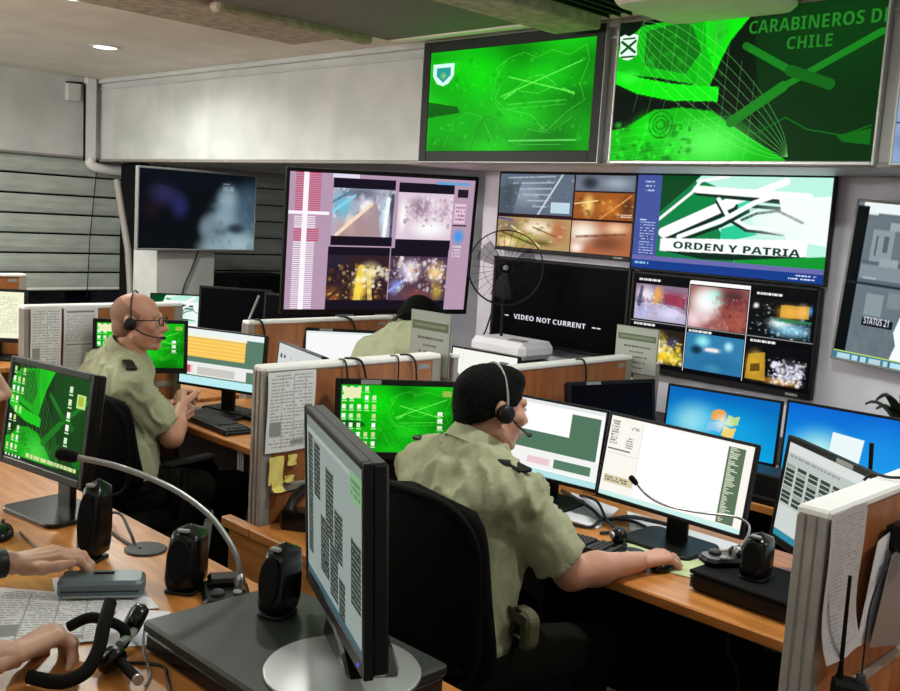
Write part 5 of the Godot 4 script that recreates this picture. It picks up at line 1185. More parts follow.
func sheet_pic(kind: int) -> Image:
	var p := Pic.new(160, 224, Color(0.84, 0.84, 0.86))
	if kind == 0:       # printed table
		for j in 22: p.rows(.06, .04 + j * .042, .94, .06 + j * .042, 1, G(.62), 10 + j, .8)
		p.r(.06, .62, .30, .8, G(.55)); p.r(.5, .86, .8, .92, G(.55))
		for q in [.3, .55, .78]: p.r(q, .04, q + .01, .96, G(.62))
	elif kind == 1:
		p.r(.08, .05, .9, .08, G(.5)); p.rows(.08, .12, .92, .55, 14, G(.66), 5, .4); p.r(.08, .58, .92, .6, G(.5)); p.rows(.08, .63, .92, .95, 10, G(.68), 6, .4)
	elif kind == 2:     # notice with a green head band
		p = Pic.new(200, 200, Color(0.63, 0.65, 0.62))
		p.r(.04, .15, .96, .29, Color(0.36, 0.40, 0.32)); p.r(.1, .19, .9, .24, Color(0.47, 0.52, 0.42))
		p.rows(.2, .40, .84, .44, 1, G(.25), 3, 1.0); p.rows(.34, .52, .68, .555, 1, G(.3), 4, 1.0); p.rows(.24, .63, .78, .665, 1, G(.25), 5, 1.0); p.rows(.24, .75, .74, .785, 1, G(.25), 6, 1.0); p.rows(.24, .87, .74, .9, 1, G(.3), 7, 1.0)
	elif kind == 3:     # handwritten list
		p = Pic.new(128, 256, Color(0.70, 0.68, 0.69)); p.rows(.1, .05, .95, .95, 34, Color(0.58, 0.57, 0.60), 4, .4)
	return p.im
# ---------------------------------------------------------------- blended bodies: capsules and ellipsoids joined by a smooth minimum, meshed as surface nets
class Sdf:
	var P := []
	var cuts := []
	func cap(a: Vector3, b: Vector3, ra: float, rb := -1.0, blunt := false, sq := Vector3.ZERO, sf := 1.0) -> Sdf:
		P.append([0, a, b, ra, ra if rb < 0.0 else rb, blunt, sq, sf])
		return self
	func ell(c: Vector3, r: Vector3, q := Basis.IDENTITY) -> Sdf:
		P.append([1, c, r, q.inverse()])
		return self
	func cut(nn: Vector3, at: Vector3) -> Sdf:      # keeps what lies against nn
		cuts.append([nn.normalized(), nn.normalized().dot(at)])
		return self
	func build(out: MB, cell: float, k: float, t := Transform3D.IDENTITY, disp = null) -> void:
		var lo := Vector3.ONE * 1e9
		var hi := -lo
		var mg := 5.0 * k
		var bb := []
		for p in P:
			var l: Vector3; var hh: Vector3
			if p[0] == 0:
				var r: float = maxf(p[3], p[4]) * maxf(1.0, 1.0 / p[7])
				l = p[1].min(p[2]) - Vector3.ONE * r; hh = p[1].max(p[2]) + Vector3.ONE * r
			else:
				var r: float = maxf(p[2].x, maxf(p[2].y, p[2].z))
				l = p[1] - Vector3.ONE * r; hh = p[1] + Vector3.ONE * r
			bb.append([l, hh])
			lo = lo.min(l); hi = hi.max(hh)
		lo -= Vector3.ONE * (2 * k + 2 * cell); hi += Vector3.ONE * (2 * k + 2 * cell)
		var nx := ceili((hi.x - lo.x) / cell) + 1
		var ny := ceili((hi.y - lo.y) / cell) + 1
		var nz := ceili((hi.z - lo.z) / cell) + 1
		var S := PackedFloat32Array()
		S.resize(nx * ny * nz)
		S.fill(1e-9)
		var ik := 1.0 / k
		for pi in P.size():
			var p = P[pi]
			var a0: Vector3 = ((bb[pi][0] - lo - Vector3.ONE * mg) / cell).floor()
			var a1: Vector3 = ((bb[pi][1] - lo + Vector3.ONE * mg) / cell).ceil()
			var x0 := maxi(0, int(a0.x)); var x1 := mini(nx - 1, int(a1.x))
			var y0 := maxi(0, int(a0.y)); var y1 := mini(ny - 1, int(a1.y))
			var z0 := maxi(0, int(a0.z)); var z1 := mini(nz - 1, int(a1.z))
			if p[0] == 0:
				var a: Vector3 = p[1]; var ab: Vector3 = p[2] - p[1]
				var l2 := maxf(ab.length_squared(), 1e-8)
				var ll := sqrt(l2)
				var ra: float = p[3]; var dr: float = p[4] - p[3]; var blunt: bool = p[5]
				var sq: Vector3 = p[6]; var sf: float = p[7] - 1.0
				var squash := sf != 0.0
				for z in range(z0, z1 + 1):
					for y in range(y0, y1 + 1):
						var row := (z * ny + y) * nx
						for x in range(x0, x1 + 1):
							var q := lo + Vector3(x, y, z) * cell - a
							if squash: q += sq * (q.dot(sq) * sf)
							var tt := q.dot(ab) / l2
							var tc := clampf(tt, 0.0, 1.0)
							var d: float
							if blunt:
								d = maxf((q - ab * tt).length() - (ra + dr * tc), (absf(tt - 0.5) - 0.5) * ll)
							else:
								d = (q - ab * tc).length() - (ra + dr * tc)
							if d < mg: S[row + x] += exp(-d * ik)
			else:
				var c: Vector3 = p[1]; var r: Vector3 = p[2]; var q3: Basis = p[3]
				for z in range(z0, z1 + 1):
					for y in range(y0, y1 + 1):
						var row := (z * ny + y) * nx
						for x in range(x0, x1 + 1):
							var q := q3 * (lo + Vector3(x, y, z) * cell - c)
							var k0 := (q / r).length()
							var k1 := (q / (r * r)).length()
							var d := k0 * (k0 - 1.0) / maxf(k1, 1e-6)
							if d < mg: S[row + x] += exp(-d * ik)
		for i in S.size(): S[i] = -k * log(S[i])
		for c in cuts:
			var nn: Vector3 = c[0]
			for z in nz:
				for y in ny:
					var row := (z * ny + y) * nx
					for x in nx:
						var d: float = nn.dot(lo + Vector3(x, y, z) * cell) - c[1]
						if d > S[row + x]: S[row + x] = d
		var id := PackedInt32Array()
		id.resize(nx * ny * nz)
		id.fill(-1)
		var o := [0, 1, nx, nx + 1, nx * ny, nx * ny + 1, nx * ny + nx, nx * ny + nx + 1]
		var first := out.v.size()
		for z in nz - 1:
			for y in ny - 1:
				for x in nx - 1:
					var i := (z * ny + y) * nx + x
					var s0 := S[i]; var s1 := S[i + 1]; var s2 := S[i + nx]; var s3 := S[i + nx + 1]
					var j := i + nx * ny
					var s4 := S[j]; var s5 := S[j + 1]; var s6 := S[j + nx]; var s7 := S[j + nx + 1]
					var neg := int(s0 < 0) + int(s1 < 0) + int(s2 < 0) + int(s3 < 0) + int(s4 < 0) + int(s5 < 0) + int(s6 < 0) + int(s7 < 0)
					if neg == 0 or neg == 8: continue
					var sm := Vector3.ZERO
					var cn := 0
					var s := [s0, s1, s2, s3, s4, s5, s6, s7]
					for e in 12:
						var ca: int = [0, 2, 4, 6, 0, 1, 4, 5, 0, 1, 2, 3][e]
						var cb: int = [1, 3, 5, 7, 2, 3, 6, 7, 4, 5, 6, 7][e]
						if (s[ca] < 0) != (s[cb] < 0):
							var f: float = s[ca] / (s[ca] - s[cb])
							var A := Vector3(ca & 1, (ca >> 1) & 1, ca >> 2)
							var B := Vector3(cb & 1, (cb >> 1) & 1, cb >> 2)
							sm += A.lerp(B, f); cn += 1
					var pos := lo + (Vector3(x, y, z) + sm / cn) * cell
					var nn := Vector3(s1 + s3 + s5 + s7 - s0 - s2 - s4 - s6, s2 + s3 + s6 + s7 - s0 - s1 - s4 - s5, s4 + s5 + s6 + s7 - s0 - s1 - s2 - s3).normalized()
					if disp != null: pos += nn * disp.call(pos)
					id[i] = out.v.size()
					out.v.append(t * pos); out.n.append((t.basis * nn).normalized()); out.u.append(Vector2.ZERO)
		for z in range(1, nz - 1):
			for y in range(1, ny - 1):
				for x in range(1, nx - 1):
					var i := (z * ny + y) * nx + x
					var s := S[i] < 0
					for ax in 3:
						var st := 1 if ax == 0 else (nx if ax == 1 else nx * ny)
						if (S[i + st] < 0) == s: continue
						var u1 := nx if ax == 0 else (nx * ny if ax == 1 else 1)
						var u2 := nx * ny if ax == 0 else (1 if ax == 1 else nx)
						var A := id[i - u1 - u2]; var B := id[i - u2]; var C := id[i]; var D := id[i - u1]
						if A < 0 or B < 0 or C < 0 or D < 0: continue
						if s: out.ix.append_array([A, C, B, A, D, C])
						else: out.ix.append_array([A, B, C, A, C, D])
		if disp != null:      # creases: take the normals from the faces again
			var nn := PackedVector3Array()
			nn.resize(out.v.size() - first)
			for i in range(0, out.ix.size(), 3):
				if out.ix[i] < first: continue
				var a := out.v[out.ix[i]]; var b := out.v[out.ix[i + 1]]; var c := out.v[out.ix[i + 2]]
				var f := (c - a).cross(b - a)
				for q in 3: nn[out.ix[i + q] - first] += f
			for i in nn.size(): out.n[first + i] = nn[i].normalized()

func sdf() -> Sdf: return Sdf.new()

# a hand: palm, four unequal fingers of three bones, a thumb from the side of the palm
func hand(wrist: Vector3, fwd: Vector3, pd: Vector3, side: Vector3, curls: Array, thumb := 0.3, k := 1.0) -> Sdf:
	var S := sdf()
	fwd = fwd.normalized()
	side = (side - fwd * side.dot(fwd)).normalized()
	pd = (pd - fwd * pd.dot(fwd) - side * pd.dot(side)).normalized()
	var off := [0.028, 0.009, -0.010, -0.027]
	var reach := [0.088, 0.092, 0.087, 0.078]
	var lens := [[0.042, 0.026, 0.021], [0.046, 0.030, 0.022], [0.042, 0.028, 0.021], [0.033, 0.021, 0.019]]
	for f in 4:
		var kn: Vector3 = wrist + fwd * reach[f] * k + side * off[f] * k - pd * (0.004 if f in [1, 2] else 0.0)
		S.cap(wrist + side * off[f] * 0.6 * k + fwd * 0.005, kn, 0.0135 * k, 0.0118 * k)
		var ang := 0.0
		var p := kn
		for b in 3:
			ang += deg_to_rad(curls[f][b])
			var dir: Vector3 = (fwd * cos(ang) + pd * sin(ang) + side * off[f] * 2.2).normalized()
			var q: Vector3 = p + dir * lens[f][b] * k
			S.cap(p, q, [0.0098, 0.0088, 0.0080][b] * k, [0.0088, 0.0080, 0.0070][b] * k)
			p = q
	S.cap(wrist + side * 0.012 * k + fwd * 0.03 + pd * 0.008, wrist - side * 0.015 * k + fwd * 0.055 + pd * 0.008, 0.014 * k, 0.012 * k)
	var t0 := wrist + fwd * 0.02 * k + side * 0.02 * k + pd * 0.008
	var t1 := t0 + (fwd * 0.75 + side * 0.62 + pd * thumb).normalized() * 0.042 * k
	var t2 := t1 + (fwd * 0.9 + side * 0.32 + pd * thumb).normalized() * 0.034 * k
	var t3 := t2 + (fwd * 0.95 + side * 0.1 + pd * thumb * 1.2).normalized() * 0.027 * k
	S.cap(t0, t1, 0.0155 * k, 0.0125 * k); S.cap(t1, t2, 0.0115 * k, 0.0100 * k); S.cap(t2, t3, 0.0100 * k, 0.0080 * k)
	S.cap(wrist - fwd * 0.035, wrist + fwd * 0.01, 0.0245 * k, 0.021 * k, false, pd, 1.25)
	return S

# a head in its own axes: x right, y up, looking along -z; centre between the ears
func head_form() -> Sdf:
	var S := sdf()
	S.ell(Vector3(0, .038, .016), Vector3(.075, .080, .096))
	S.ell(Vector3(0, -.030, -.030), Vector3(.060, .080, .064))
	S.ell(Vector3(0, -.062, -.018), Vector3(.056, .050, .055))
	S.ell(Vector3(0, -.097, -.068), Vector3(.024, .018, .020))
	S.cap(Vector3(0, .012, -.088), Vector3(0, -.026, -.112), .008, .011)
	S.cap(Vector3(-.012, -.032, -.098), Vector3(.012, -.032, -.098), .0075)
	S.cap(Vector3(-.036, .026, -.078), Vector3(.036, .026, -.078), .010)
	S.cap(Vector3(-.016, -.058, -.091), Vector3(.016, -.058, -.091), .0065)
	S.cap(Vector3(-.014, -.070, -.089), Vector3(.014, -.070, -.089), .007)
	for s in [-1.0, 1.0]:
		S.ell(Vector3(s * .043, -.016, -.062), Vector3(.024, .022, .022))
		S.ell(Vector3(s * .077, -.004, .014), Vector3(.009, .031, .019), Basis(Vector3.RIGHT, .2))
		S.cap(Vector3(s * .050, -.060, .0), Vector3(s * .028, -.092, -.045), .020, .018)
	S.cap(Vector3(0, -.05, .022), Vector3(0, -.15, .038), .055, .058)
	return S

# a seated person. J: joints in the room; hands: [forward, palm, thumb side, curls, thumb]
func person(label: String, at: Vector3, J: Dictionary, hq: Basis, look: Dictionary) -> Node3D:
	var root := thing("person", label, "person", at)
	var T := Transform3D(Basis.IDENTITY, -at)
	var body := mb()
	var S := sdf()
	var fw: Vector3 = -(J.rs - J.ls).cross(Vector3.UP).normalized()
	var mid: Vector3 = (J.ls + J.rs) * 0.5
	var rt: Vector3 = (J.rs - J.ls).normalized()
	var th: float = look.get("stout", 1.0)
	for s in [-1.0, 1.0]:
		var sh: Vector3 = J.rs if s > 0 else J.ls
		var el: Vector3 = J.re if s > 0 else J.le
		var wr: Vector3 = J.rw if s > 0 else J.lw
		S.cap(mid + rt * s * .07 + Vector3(0, -.06, 0), J.hips + rt * s * .07, .085 * th, .09 * th)
		S.cap(mid + rt * s * .05, sh, .05, .048)
		S.cap(sh, el, .048, .040)
		S.cap(el, el.lerp(wr, .35), .040, .041); S.cap(el.lerp(wr, .35), wr, .041, .027)
		S.cap(J.hips + rt * s * .09, J.rk if s > 0 else J.lk, .075, .052)
		S.cap(J.rk if s > 0 else J.lk, J.rf if s > 0 else J.lf, .05, .036)
	S.cap(J.neck + Vector3(0, -.06, 0), J.head + hq * Vector3(0, -.06, .024), .062, .054)
	S.build(body, .013, .010, T)
	for s in ["r", "l"]:
		if J.has(s + "hand"):
			var H: Array = J[s + "hand"]
			hand(J[s + "w"], H[0], H[1], H[2], H[3], H[4], look.get("handsize", 1.0)).build(body, .0032, .0035, T)
	var hk: float = look.get("headsize", 1.0)
	var ht := Transform3D(hq.scaled_local(Vector3.ONE * hk), J.head - at)
	head_form().build(body, .004, .0055, ht)
	part("body", body, look.get("skin", M.skin), root)
	# eyes
	for s in [-1.0, 1.0]:
		var e := part("eye", mb().lathe([[.001, -.010], [.0075, -.007], [.0105, 0], [.0075, .007], [.001, .010]], Vector3.ZERO, Basis.IDENTITY, 12), M.eye, root)
		e.transform = ht * Transform3D(Basis.IDENTITY, Vector3(s * .031, .008, -.079))
		part("iris", mb().lathe([[.001, 0], [.0045, 0.0], [.0045, .002], [.001, .0022]], Vector3(0, 0, -.0095), Basis(Vector3.RIGHT, -PI / 2), 10), M.black, e)
		var br := part("eyebrow", mb().tube([Vector3(s * .016, .030, -.087), Vector3(s * .030, .034, -.085), Vector3(s * .045, .029, -.075)], [.003, .0038, .002], 6), M.hair if look.get("hair", "") == "full" else M.shaved, root)
		br.transform = ht
	# hair
	var hm := mb()
	var H := sdf()
	if look.get("hair", "") == "full":
		H.ell(Vector3(0, .043, .020), Vector3(.080, .081, .101)); H.ell(Vector3(0, .0, .055), Vector3(.072, .075, .060))
		H.ell(Vector3(0, .082, -.030), Vector3(.060, .040, .055))
		H.cut(Vector3(0, -.75, -1), Vector3(0, .045, -.066)); H.cut(Vector3(0, -1, -.45), Vector3(0, .0, -.012)); H.cut(Vector3(0, -1, 0), Vector3(0, -.062, 0))
		var nz := FastNoiseLite.new(); nz.frequency = 60.0
		H.build(hm, .004, .006, Transform3D.IDENTITY, func(p): return nz.get_noise_3dv(p) * .0022)
	else:
		H.ell(Vector3(0, .036, .018), Vector3(.0765, .0815, .0965)); H.ell(Vector3(0, -.02, .05), Vector3(.068, .062, .058))
		H.cut(Vector3(0, 1, -.75), Vector3(0, .092, .05)); H.cut(Vector3(0, -.35, -1), Vector3(0, 0, -.018)); H.cut(Vector3(0, -1, 0), Vector3(0, -.058, 0))
		H.build(hm, .004, .004)
	part("hair", hm, M.hair if look.get("hair", "") == "full" else M.shaved, root, "short black hair" if look.get("hair", "") == "full" else "closely shaved hair").transform = ht
	# shirt with short sleeves
	var nz2 := FastNoiseLite.new()
	nz2.seed = look.get("seed", 1); nz2.frequency = 5.0; nz2.fractal_octaves = 2
	var C := sdf()
	for s in [-1.0, 1.0]:
		var sh: Vector3 = J.rs if s > 0 else J.ls
		var el: Vector3 = J.re if s > 0 else J.le
		C.cap(mid + rt * s * .085 + Vector3(0, -.085, 0), J.hips + rt * s * .075 + Vector3(0, .06, 0), .104 * th, .104 * th)
		C.cap(J.neck + rt * s * .03 + Vector3(0, -.03, 0), sh + Vector3(0, .004, 0), .052, .064)
		C.cap(mid + rt * s * .10 - fw * .02 + Vector3(0, -.04, 0), mid + rt * s * .07 + Vector3(0, -.16, 0), .085, .09)
		C.cap(sh, sh.lerp(el, .84), .066, .071, true)
	C.cap(J.neck + Vector3(0, -.10, 0), J.hips + Vector3(0, .05, 0), .11 * th, .115 * th)
	C.cap(J.neck + Vector3(0, -.05, 0), J.neck + (J.head - J.neck) * .22, .078, .070, true)
	C.cut(Vector3(0, -1, 0), J.hips + Vector3(0, .02, 0))
	var sm := mb()
	var fold := func(p: Vector3):
		var q := p - mid
		var w := nz2.get_noise_3d(p.x * 1.5 + q.y * 0.9, p.y * 0.45 - q.x * .3, p.z * 1.5)
		return pow(maxf(0.0, 1.0 - absf(w) * 3.2), 1.6) * .014 * look.get("folds", 1.0) + nz2.get_noise_3d(p.z * 2.0, p.x * 2.0, p.y * 2.0) * .006 - .004
	C.build(sm, .010, .016, T, fold)
	part("shirt", sm, M.shirt, root, "khaki short-sleeved uniform shirt")
	# collar
	var cr := mb()
	var R := []
	var ax: Vector3 = (J.head + hq * Vector3(0, -.06, .024) - J.neck).normalized()
	for q in [[.066, .008], [.064, .045], [.071, .047], [.082, .006]]:
		var g := []
		var sx := ax.cross(fw).normalized()
		var sz := sx.cross(ax)
		for j in 20:
			var a := -TAU * j / 20
			g.append(J.neck - at + ax * q[1] + (sx * cos(a) + sz * sin(a)) * q[0] * 1.02)
		R.append(g)
	cr.loft(R, true, false)
	part("collar", cr, M.shirt, root)
	# epaulettes, belt, trousers, shoes
	for s in [-1.0, 1.0]:
		var sh: Vector3 = J.rs if s > 0 else J.ls
		var a: Vector3 = J.neck.lerp(sh, .56) + Vector3(0, .032, 0)
		var b: Vector3 = sh + rt * s * .035 + Vector3(0, .054, 0)
		var ex := (b - a).normalized()
		var ez := ex.cross(Vector3.UP).normalized()
		part("epaulette", mb().box((a + b) * .5 - at + Vector3(0, .012, 0), Vector3(a.distance_to(b), .012, .042), .004, Basis(ex, ez.cross(ex), ez)), M.black, root, "dark shoulder strap")
	var tr := mb()
	var L := sdf()
	for s in ["r", "l"]:
		var sg := 1.0 if s == "r" else -1.0
		L.cap(J.hips + rt * sg * .085, J[s + "k"], .098, .070)
		L.cap(J[s + "k"], J[s + "f"] + Vector3(0, .02, 0), .068, .052)
	L.cap(J.hips + Vector3(0, .05, 0), J.hips + Vector3(0, -.01, 0), .12 * th, .125)
	L.cap(J.hips + rt * .07 + Vector3(0, .03, 0), J.hips - rt * .07 + Vector3(0, .03, 0), .10 * th)
	L.build(tr, .016, .014, T)
	part("trousers", tr, M.trousers, root, "dark trousers")
	for s in ["r", "l"]:
		var sh := mb()
		var Q := sdf()
		Q.cap(J[s + "f"] + Vector3(0, -.02, 0) - fw * .02, J[s + "f"] + Vector3(0, -.035, 0) + fw * .13, .042, .036)
		Q.cut(Vector3.DOWN, Vector3(0, maxf(.012, J[s + "f"].y - .07), 0))
		Q.build(sh, .012, .008, T)
		part("shoe", sh, M.gloss, root)
	if look.get("belt", true):
		var bl := mb()
		var RR := []
		var bc: Vector3 = J.hips + Vector3(0, .055, 0)
		for y in [-.02, .02]:
			var g := []
			for j in 28:
				var a := -TAU * j / 28
				g.append(bc - at + Vector3(0, y, 0) + rt * cos(a) * .198 * th - fw * sin(a) * .135 * th)
			RR.append(g)
		part("belt", bl.loft(RR, true, false), M.black, root)
	return root

# a headset worn on a head: band over the crown, an ear cup, a boom to the mouth
func worn_headset(label: String, head: Vector3, hq: Basis, side := 1.0, grey := false, size := 1.0) -> void:
	var t := thing("headset", label, "headset", head)
	t.transform.basis = hq.scaled_local(Vector3.ONE * size)
	var B := []
	for i in 17:
		var a := PI * i / 16.0
		B.append(Vector3(cos(a) * .088, .0 + sin(a) * .128, .004 + .01 * sin(a)))
	part("headband", mb().tube(B, .0034, 8), M.plasticgrey if grey else M.black, t)
	for s in [side]:
		part("ear_cup", mb().lathe([[.001, -.009], [.020, -.009], [.025, -.004], [.025, .005], [.018, .012], [.001, .013]], Vector3(s * .094, -.004, .010), Basis(Vector3.BACK, -PI / 2 * s), 20), M.black, t)
		part("ear_cushion", mb().lathe([[.018, -.004], [.024, -.002], [.026, .004], [.020, .008], [.016, .006]], Vector3(s * .080, -.004, .010), Basis(Vector3.BACK, -PI / 2 * s), 20), M.matte, t)
		part("microphone_boom", mb().tube(curve([Vector3(s * .096, -.012, -.005), Vector3(s * .096, -.035, -.035), Vector3(s * .078, -.052, -.075), Vector3(s * .045, -.060, -.108)]), .0028, 6), M.black, t)
		part("microphone", mb().tube([Vector3(s * .047, -.060, -.106), Vector3(s * .030, -.061, -.114)], [.006, .007], 8), M.black, t)
	part("ear_pad", mb().box(Vector3(-side * .090, .0, .008), Vector3(.012, .05, .03), .004), M.black, t)
# ---------------------------------------------------------------- builders
func screen_quad(w: float, h: float, z: float) -> MB:
	var m := mb()
	m.quad(Vector3(-w / 2, -h / 2, z), Vector3(w / 2, -h / 2, z), Vector3(w / 2, h / 2, z), Vector3(-w / 2, h / 2, z), true)
	return m
func glow_of(im: Image) -> Array:
	var k: Image = im.duplicate()
	k.resize(8, 5, Image.INTERPOLATE_BILINEAR)
	var s := Color(0, 0, 0)
	for y in 5:
		for x in 8: s += k.get_pixel(x, y).srgb_to_linear()
	s *= 1.0 / 40.0
	var mx := maxf(s.r, maxf(s.g, s.b))
	return [Color(s.r / mx, s.g / mx, s.b / mx).linear_to_srgb(), mx]
var screens := {}
func screen_mat(kind: String, e := 1.0) -> StandardMaterial3D:
	if not screens.has(kind + str(e)):
		var im := scr(kind)
		screens[kind + str(e)] = [lit(im, e), glow_of(im)]
	return screens[kind + str(e)][0]
func screen_light(kind: String, e: float, w: float, h: float, to: Node, z: float, share: float) -> void:
	var g: Array = screens[kind + str(e)][1]
	var l := AreaLight3D.new()
	l.name = "screen_light"
	l.area_size = Vector2(w, h)
	l.light_color = g[0]
	l.light_energy = g[1] * w * h * share
	l.shadow_enabled = true
	l.set("area_range", 12.0)
	l.rotation_degrees.y = 180.0
	l.position = Vector3(0, 0, z)
	to.add_child(l, true)

# c: centre of the front face; w, h: outer size
func monitor(label: String, c: Vector3, w: float, h: float, yaw: float, pitch: float, kind: String, o := {}) -> Node3D:
	var base: float = o.get("base", .74)
	var bz: float = o.get("bezel", .014)
	var t := thing("monitor", label, "monitor", Vector3(c.x, base, c.z), yaw, o.get("group", ""))
	var k := Node3D.new()
	var fr := mb().rim(w, h, [bz, bz, bz, o.get("chin", bz * 1.5)], -.014, .004, .0025)
	var chin: float = o.get("chin", bz * 1.5)
	var body: StandardMaterial3D = o.get("mat", M.black)
	var hs := mb().bx(-w / 2 + .002, w / 2 - .002, -h / 2 + .002, h / 2 - .002, -o.get("thick", .03), -.010, .006)
	hs.bx(-w * .33, w * .33, -h * .34, h * .30, -o.get("thick", .03) - .022, -o.get("thick", .03) + .004, .012)
	var tf := Transform3D(Basis.from_euler(Vector3(deg_to_rad(pitch), 0, deg_to_rad(o.get("roll", 0.0)))), Vector3(0, c.y - base, 0))
	part("housing", hs, body, t).transform = tf
	part("bezel", fr, body, t).transform = tf
	var e: float = o.get("energy", 1.0)
	var sc := part("screen", screen_quad(w - 2 * bz, h - bz - chin, .0012), screen_mat(kind, e), t)
	sc.transform = tf * Transform3D(Basis.IDENTITY, Vector3(0, (chin - bz) / 2, 0))
	if kind != "off": screen_light(kind, e, w - 2 * bz, h - bz - chin, sc, .012, o.get("share", .25))
	if o.get("sticker", false): part("sticker", mb().box(Vector3(-w * .5 + w * o.get("sx", .28), h / 2 - bz * .5, .0045), Vector3(w * .16, bz * .75, .001)), M.plasticgrey, t, "pale label on the bezel").transform = tf
	if o.get("led", false): part("power_light", mb().lathe([[.001, 0], [.003, 0], [.003, .0015], [.001, .002]], Vector3(w * .42, -h / 2 + chin * .5, .004), Basis(Vector3.RIGHT, PI / 2), 10), M.led, t).transform = tf
	var zb: float = -o.get("thick", .03) - .03
	if o.get("stand", true):
		part("stand_neck", mb().box(Vector3(0, (c.y - base) * .5, zb), Vector3(o.get("neck", .07), c.y - base, .022), .006), body, t)
		if o.has("shift"): part("stand_foot", mb().prism([Vector2(-.06, 0), Vector2(.15, 0), Vector2(.10, .03), Vector2(.03, .05), Vector2(-.03, .05)], -.05, .05, .006, Transform3D(Basis.IDENTITY, Vector3(0, .016, zb + .02))), M.gloss, t)
		var b := mb()
		if o.get("round", false): b.lathe([[.14, .0], [.147, .004], [.143, .010], [.04, .018], [.001, .018]], o.get("shift", Vector3.ZERO) + Vector3(0, 0, zb + .03), Basis.IDENTITY, 36)
		else: b.prism(rrect(o.get("bw", .24), o.get("bd", .19), .03), 0, .014, .003, Transform3D(Basis(Vector3.RIGHT, -PI / 2), Vector3(0, 0, zb + .035)))
		part("stand_base", b, o.get("basemat", body), t)
	return t

func tv(label: String, c: Vector3, w: float, h: float, yaw: float, pitch: float, roll: float, kind: String, o := {}) -> Node3D:
	var t := thing("television", label, "television", c, yaw)
	t.rotation_degrees = Vector3(pitch, yaw, roll)
	var b: float = o.get("bezel", .018)
	var chin: float = o.get("chin", b)
	part("housing", mb().bx(-w / 2 + .004, w / 2 - .004, -h / 2 + .004, h / 2 - .004, -.045, -.012, .008), M.black, t)
	part("frame", mb().rim(w, h, [b, b, b, chin], -.03, .004, .003), o.get("mat", M.black), t)
	var e: float = o.get("energy", 1.0)
	var sc := part("screen", screen_quad(w - 2 * b, h - b - chin, .001), screen_mat(kind, e), t)
	sc.position.y = (chin - b) / 2
	if kind != "timeout": screen_light(kind, e, w - 2 * b, h - b - chin, sc, .012, o.get("share", .25))
	if o.get("trim", false): part("edge_trim", mb().rim(w + .008, h + .008, .004, -.03, .006, .001), M.silver, t, "thin bright metal edge")
	if o.has("label_plate"): part("nameplate", mb().box(Vector3(o.label_plate, -h / 2 + chin / 2, .0045), Vector3(.06, chin * .4, .001)), M.plasticgrey, t)
	part("wall_bracket", mb().bx(-.16, .16, -.12, .12, -o.get("reach", .06), -.045, .004), M.dark, t)
	return t

func desk(label: String, tops: Array, panels: Array, o := {}) -> Node3D:
	var a: Array = tops[0]
	var at := Vector3((a[0] + a[1]) / 2, 0, (a[2] + a[3]) / 2)
	var t := thing("desk", label, "desk", at)
	for q in tops: part("desktop", mb().bx(q[0] - at.x, q[1] - at.x, .71, .74, q[2] - at.z, q[3] - at.z, .004), M.wood, t)
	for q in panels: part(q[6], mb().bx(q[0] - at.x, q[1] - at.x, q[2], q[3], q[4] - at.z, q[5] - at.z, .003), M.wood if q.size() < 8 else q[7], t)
	return t

func partition(label: String, x0: float, x1: float, zn: float, zf: float, h: float, o := {}) -> Node3D:
	var at := Vector3((x0 + x1) / 2, 0, (zn + zf) / 2)
	var t := thing("partition", label, "partition", at, 0, "wood-panelled desk partitions")
	var w := x1 - x0
	var L := zn - zf
	for s in [1.0, -1.0]:
		var m := mb()
		var zc: float = s * (L / 2 - .02)
		m.bx(-w / 2 + .004, w / 2 - .004, .02, h - .012, zc - .02 + .004 * s, zc + .02 - .002 + .001 * s, .002)
		for i in 3: m.box(Vector3((i - 1) * w * .33, h / 2, s * (L / 2)), Vector3(w * .26, h - .03, .006), .002)
		part("post", m, M.trim, t, "grey ribbed end post")
	part("top_cap", mb().box(Vector3(0, h - .008, 0), Vector3(w, .018, L), .005), M.cap, t, "pale top rail")
	part("panel", mb().bx(-w / 2 + .007, w / 2 - .007, .85, h - .016, -L / 2 + .038, L / 2 - .038), o.get("face", M.woodz), t)
	part("middle_rail", mb().bx(-w / 2 + .002, w / 2 - .002, .825, .85, -L / 2 + .038, L / 2 - .038, .003), M.trim, t)
	part("lower_panel", mb().bx(-w / 2 + .007, w / 2 - .007, .06, .825, -L / 2 + .038, L / 2 - .038), M.woodz, t)
	part("foot_rail", mb().bx(-w / 2 + .002, w / 2 - .002, .0, .06, -L / 2 + .038, L / 2 - .038, .003), M.trim, t)
	if o.get("tabs", true):
		part("maker_tab", mb().bx(w / 2 - .008, w / 2 - .005, h - .045, h - .03, -L / 2 + .05, -L / 2 + .10), M.plasticgrey, t)
	return t

func pinned(called: String, label: String, x: float, y0: float, y1: float, z0: float, z1: float, mt: Material, group := "", cat := "paper", curl := 0.0) -> MeshInstance3D:
	# a sheet on a face that looks along +x; z0 is its near edge (left as one faces it)
	var f := func(u: float, v: float):
		return Vector3(.0035 + .003 * sin(u * 7 + v * 5) + curl * pow(v, 5.0), lerpf(y1 - y0, 0, v), lerpf(0, z1 - z0, u))
	var o := single(called, mb().sheet(f, 6, 10), mt, label, cat, group)
	o.position = Vector3(x, y0, z0)
	return o

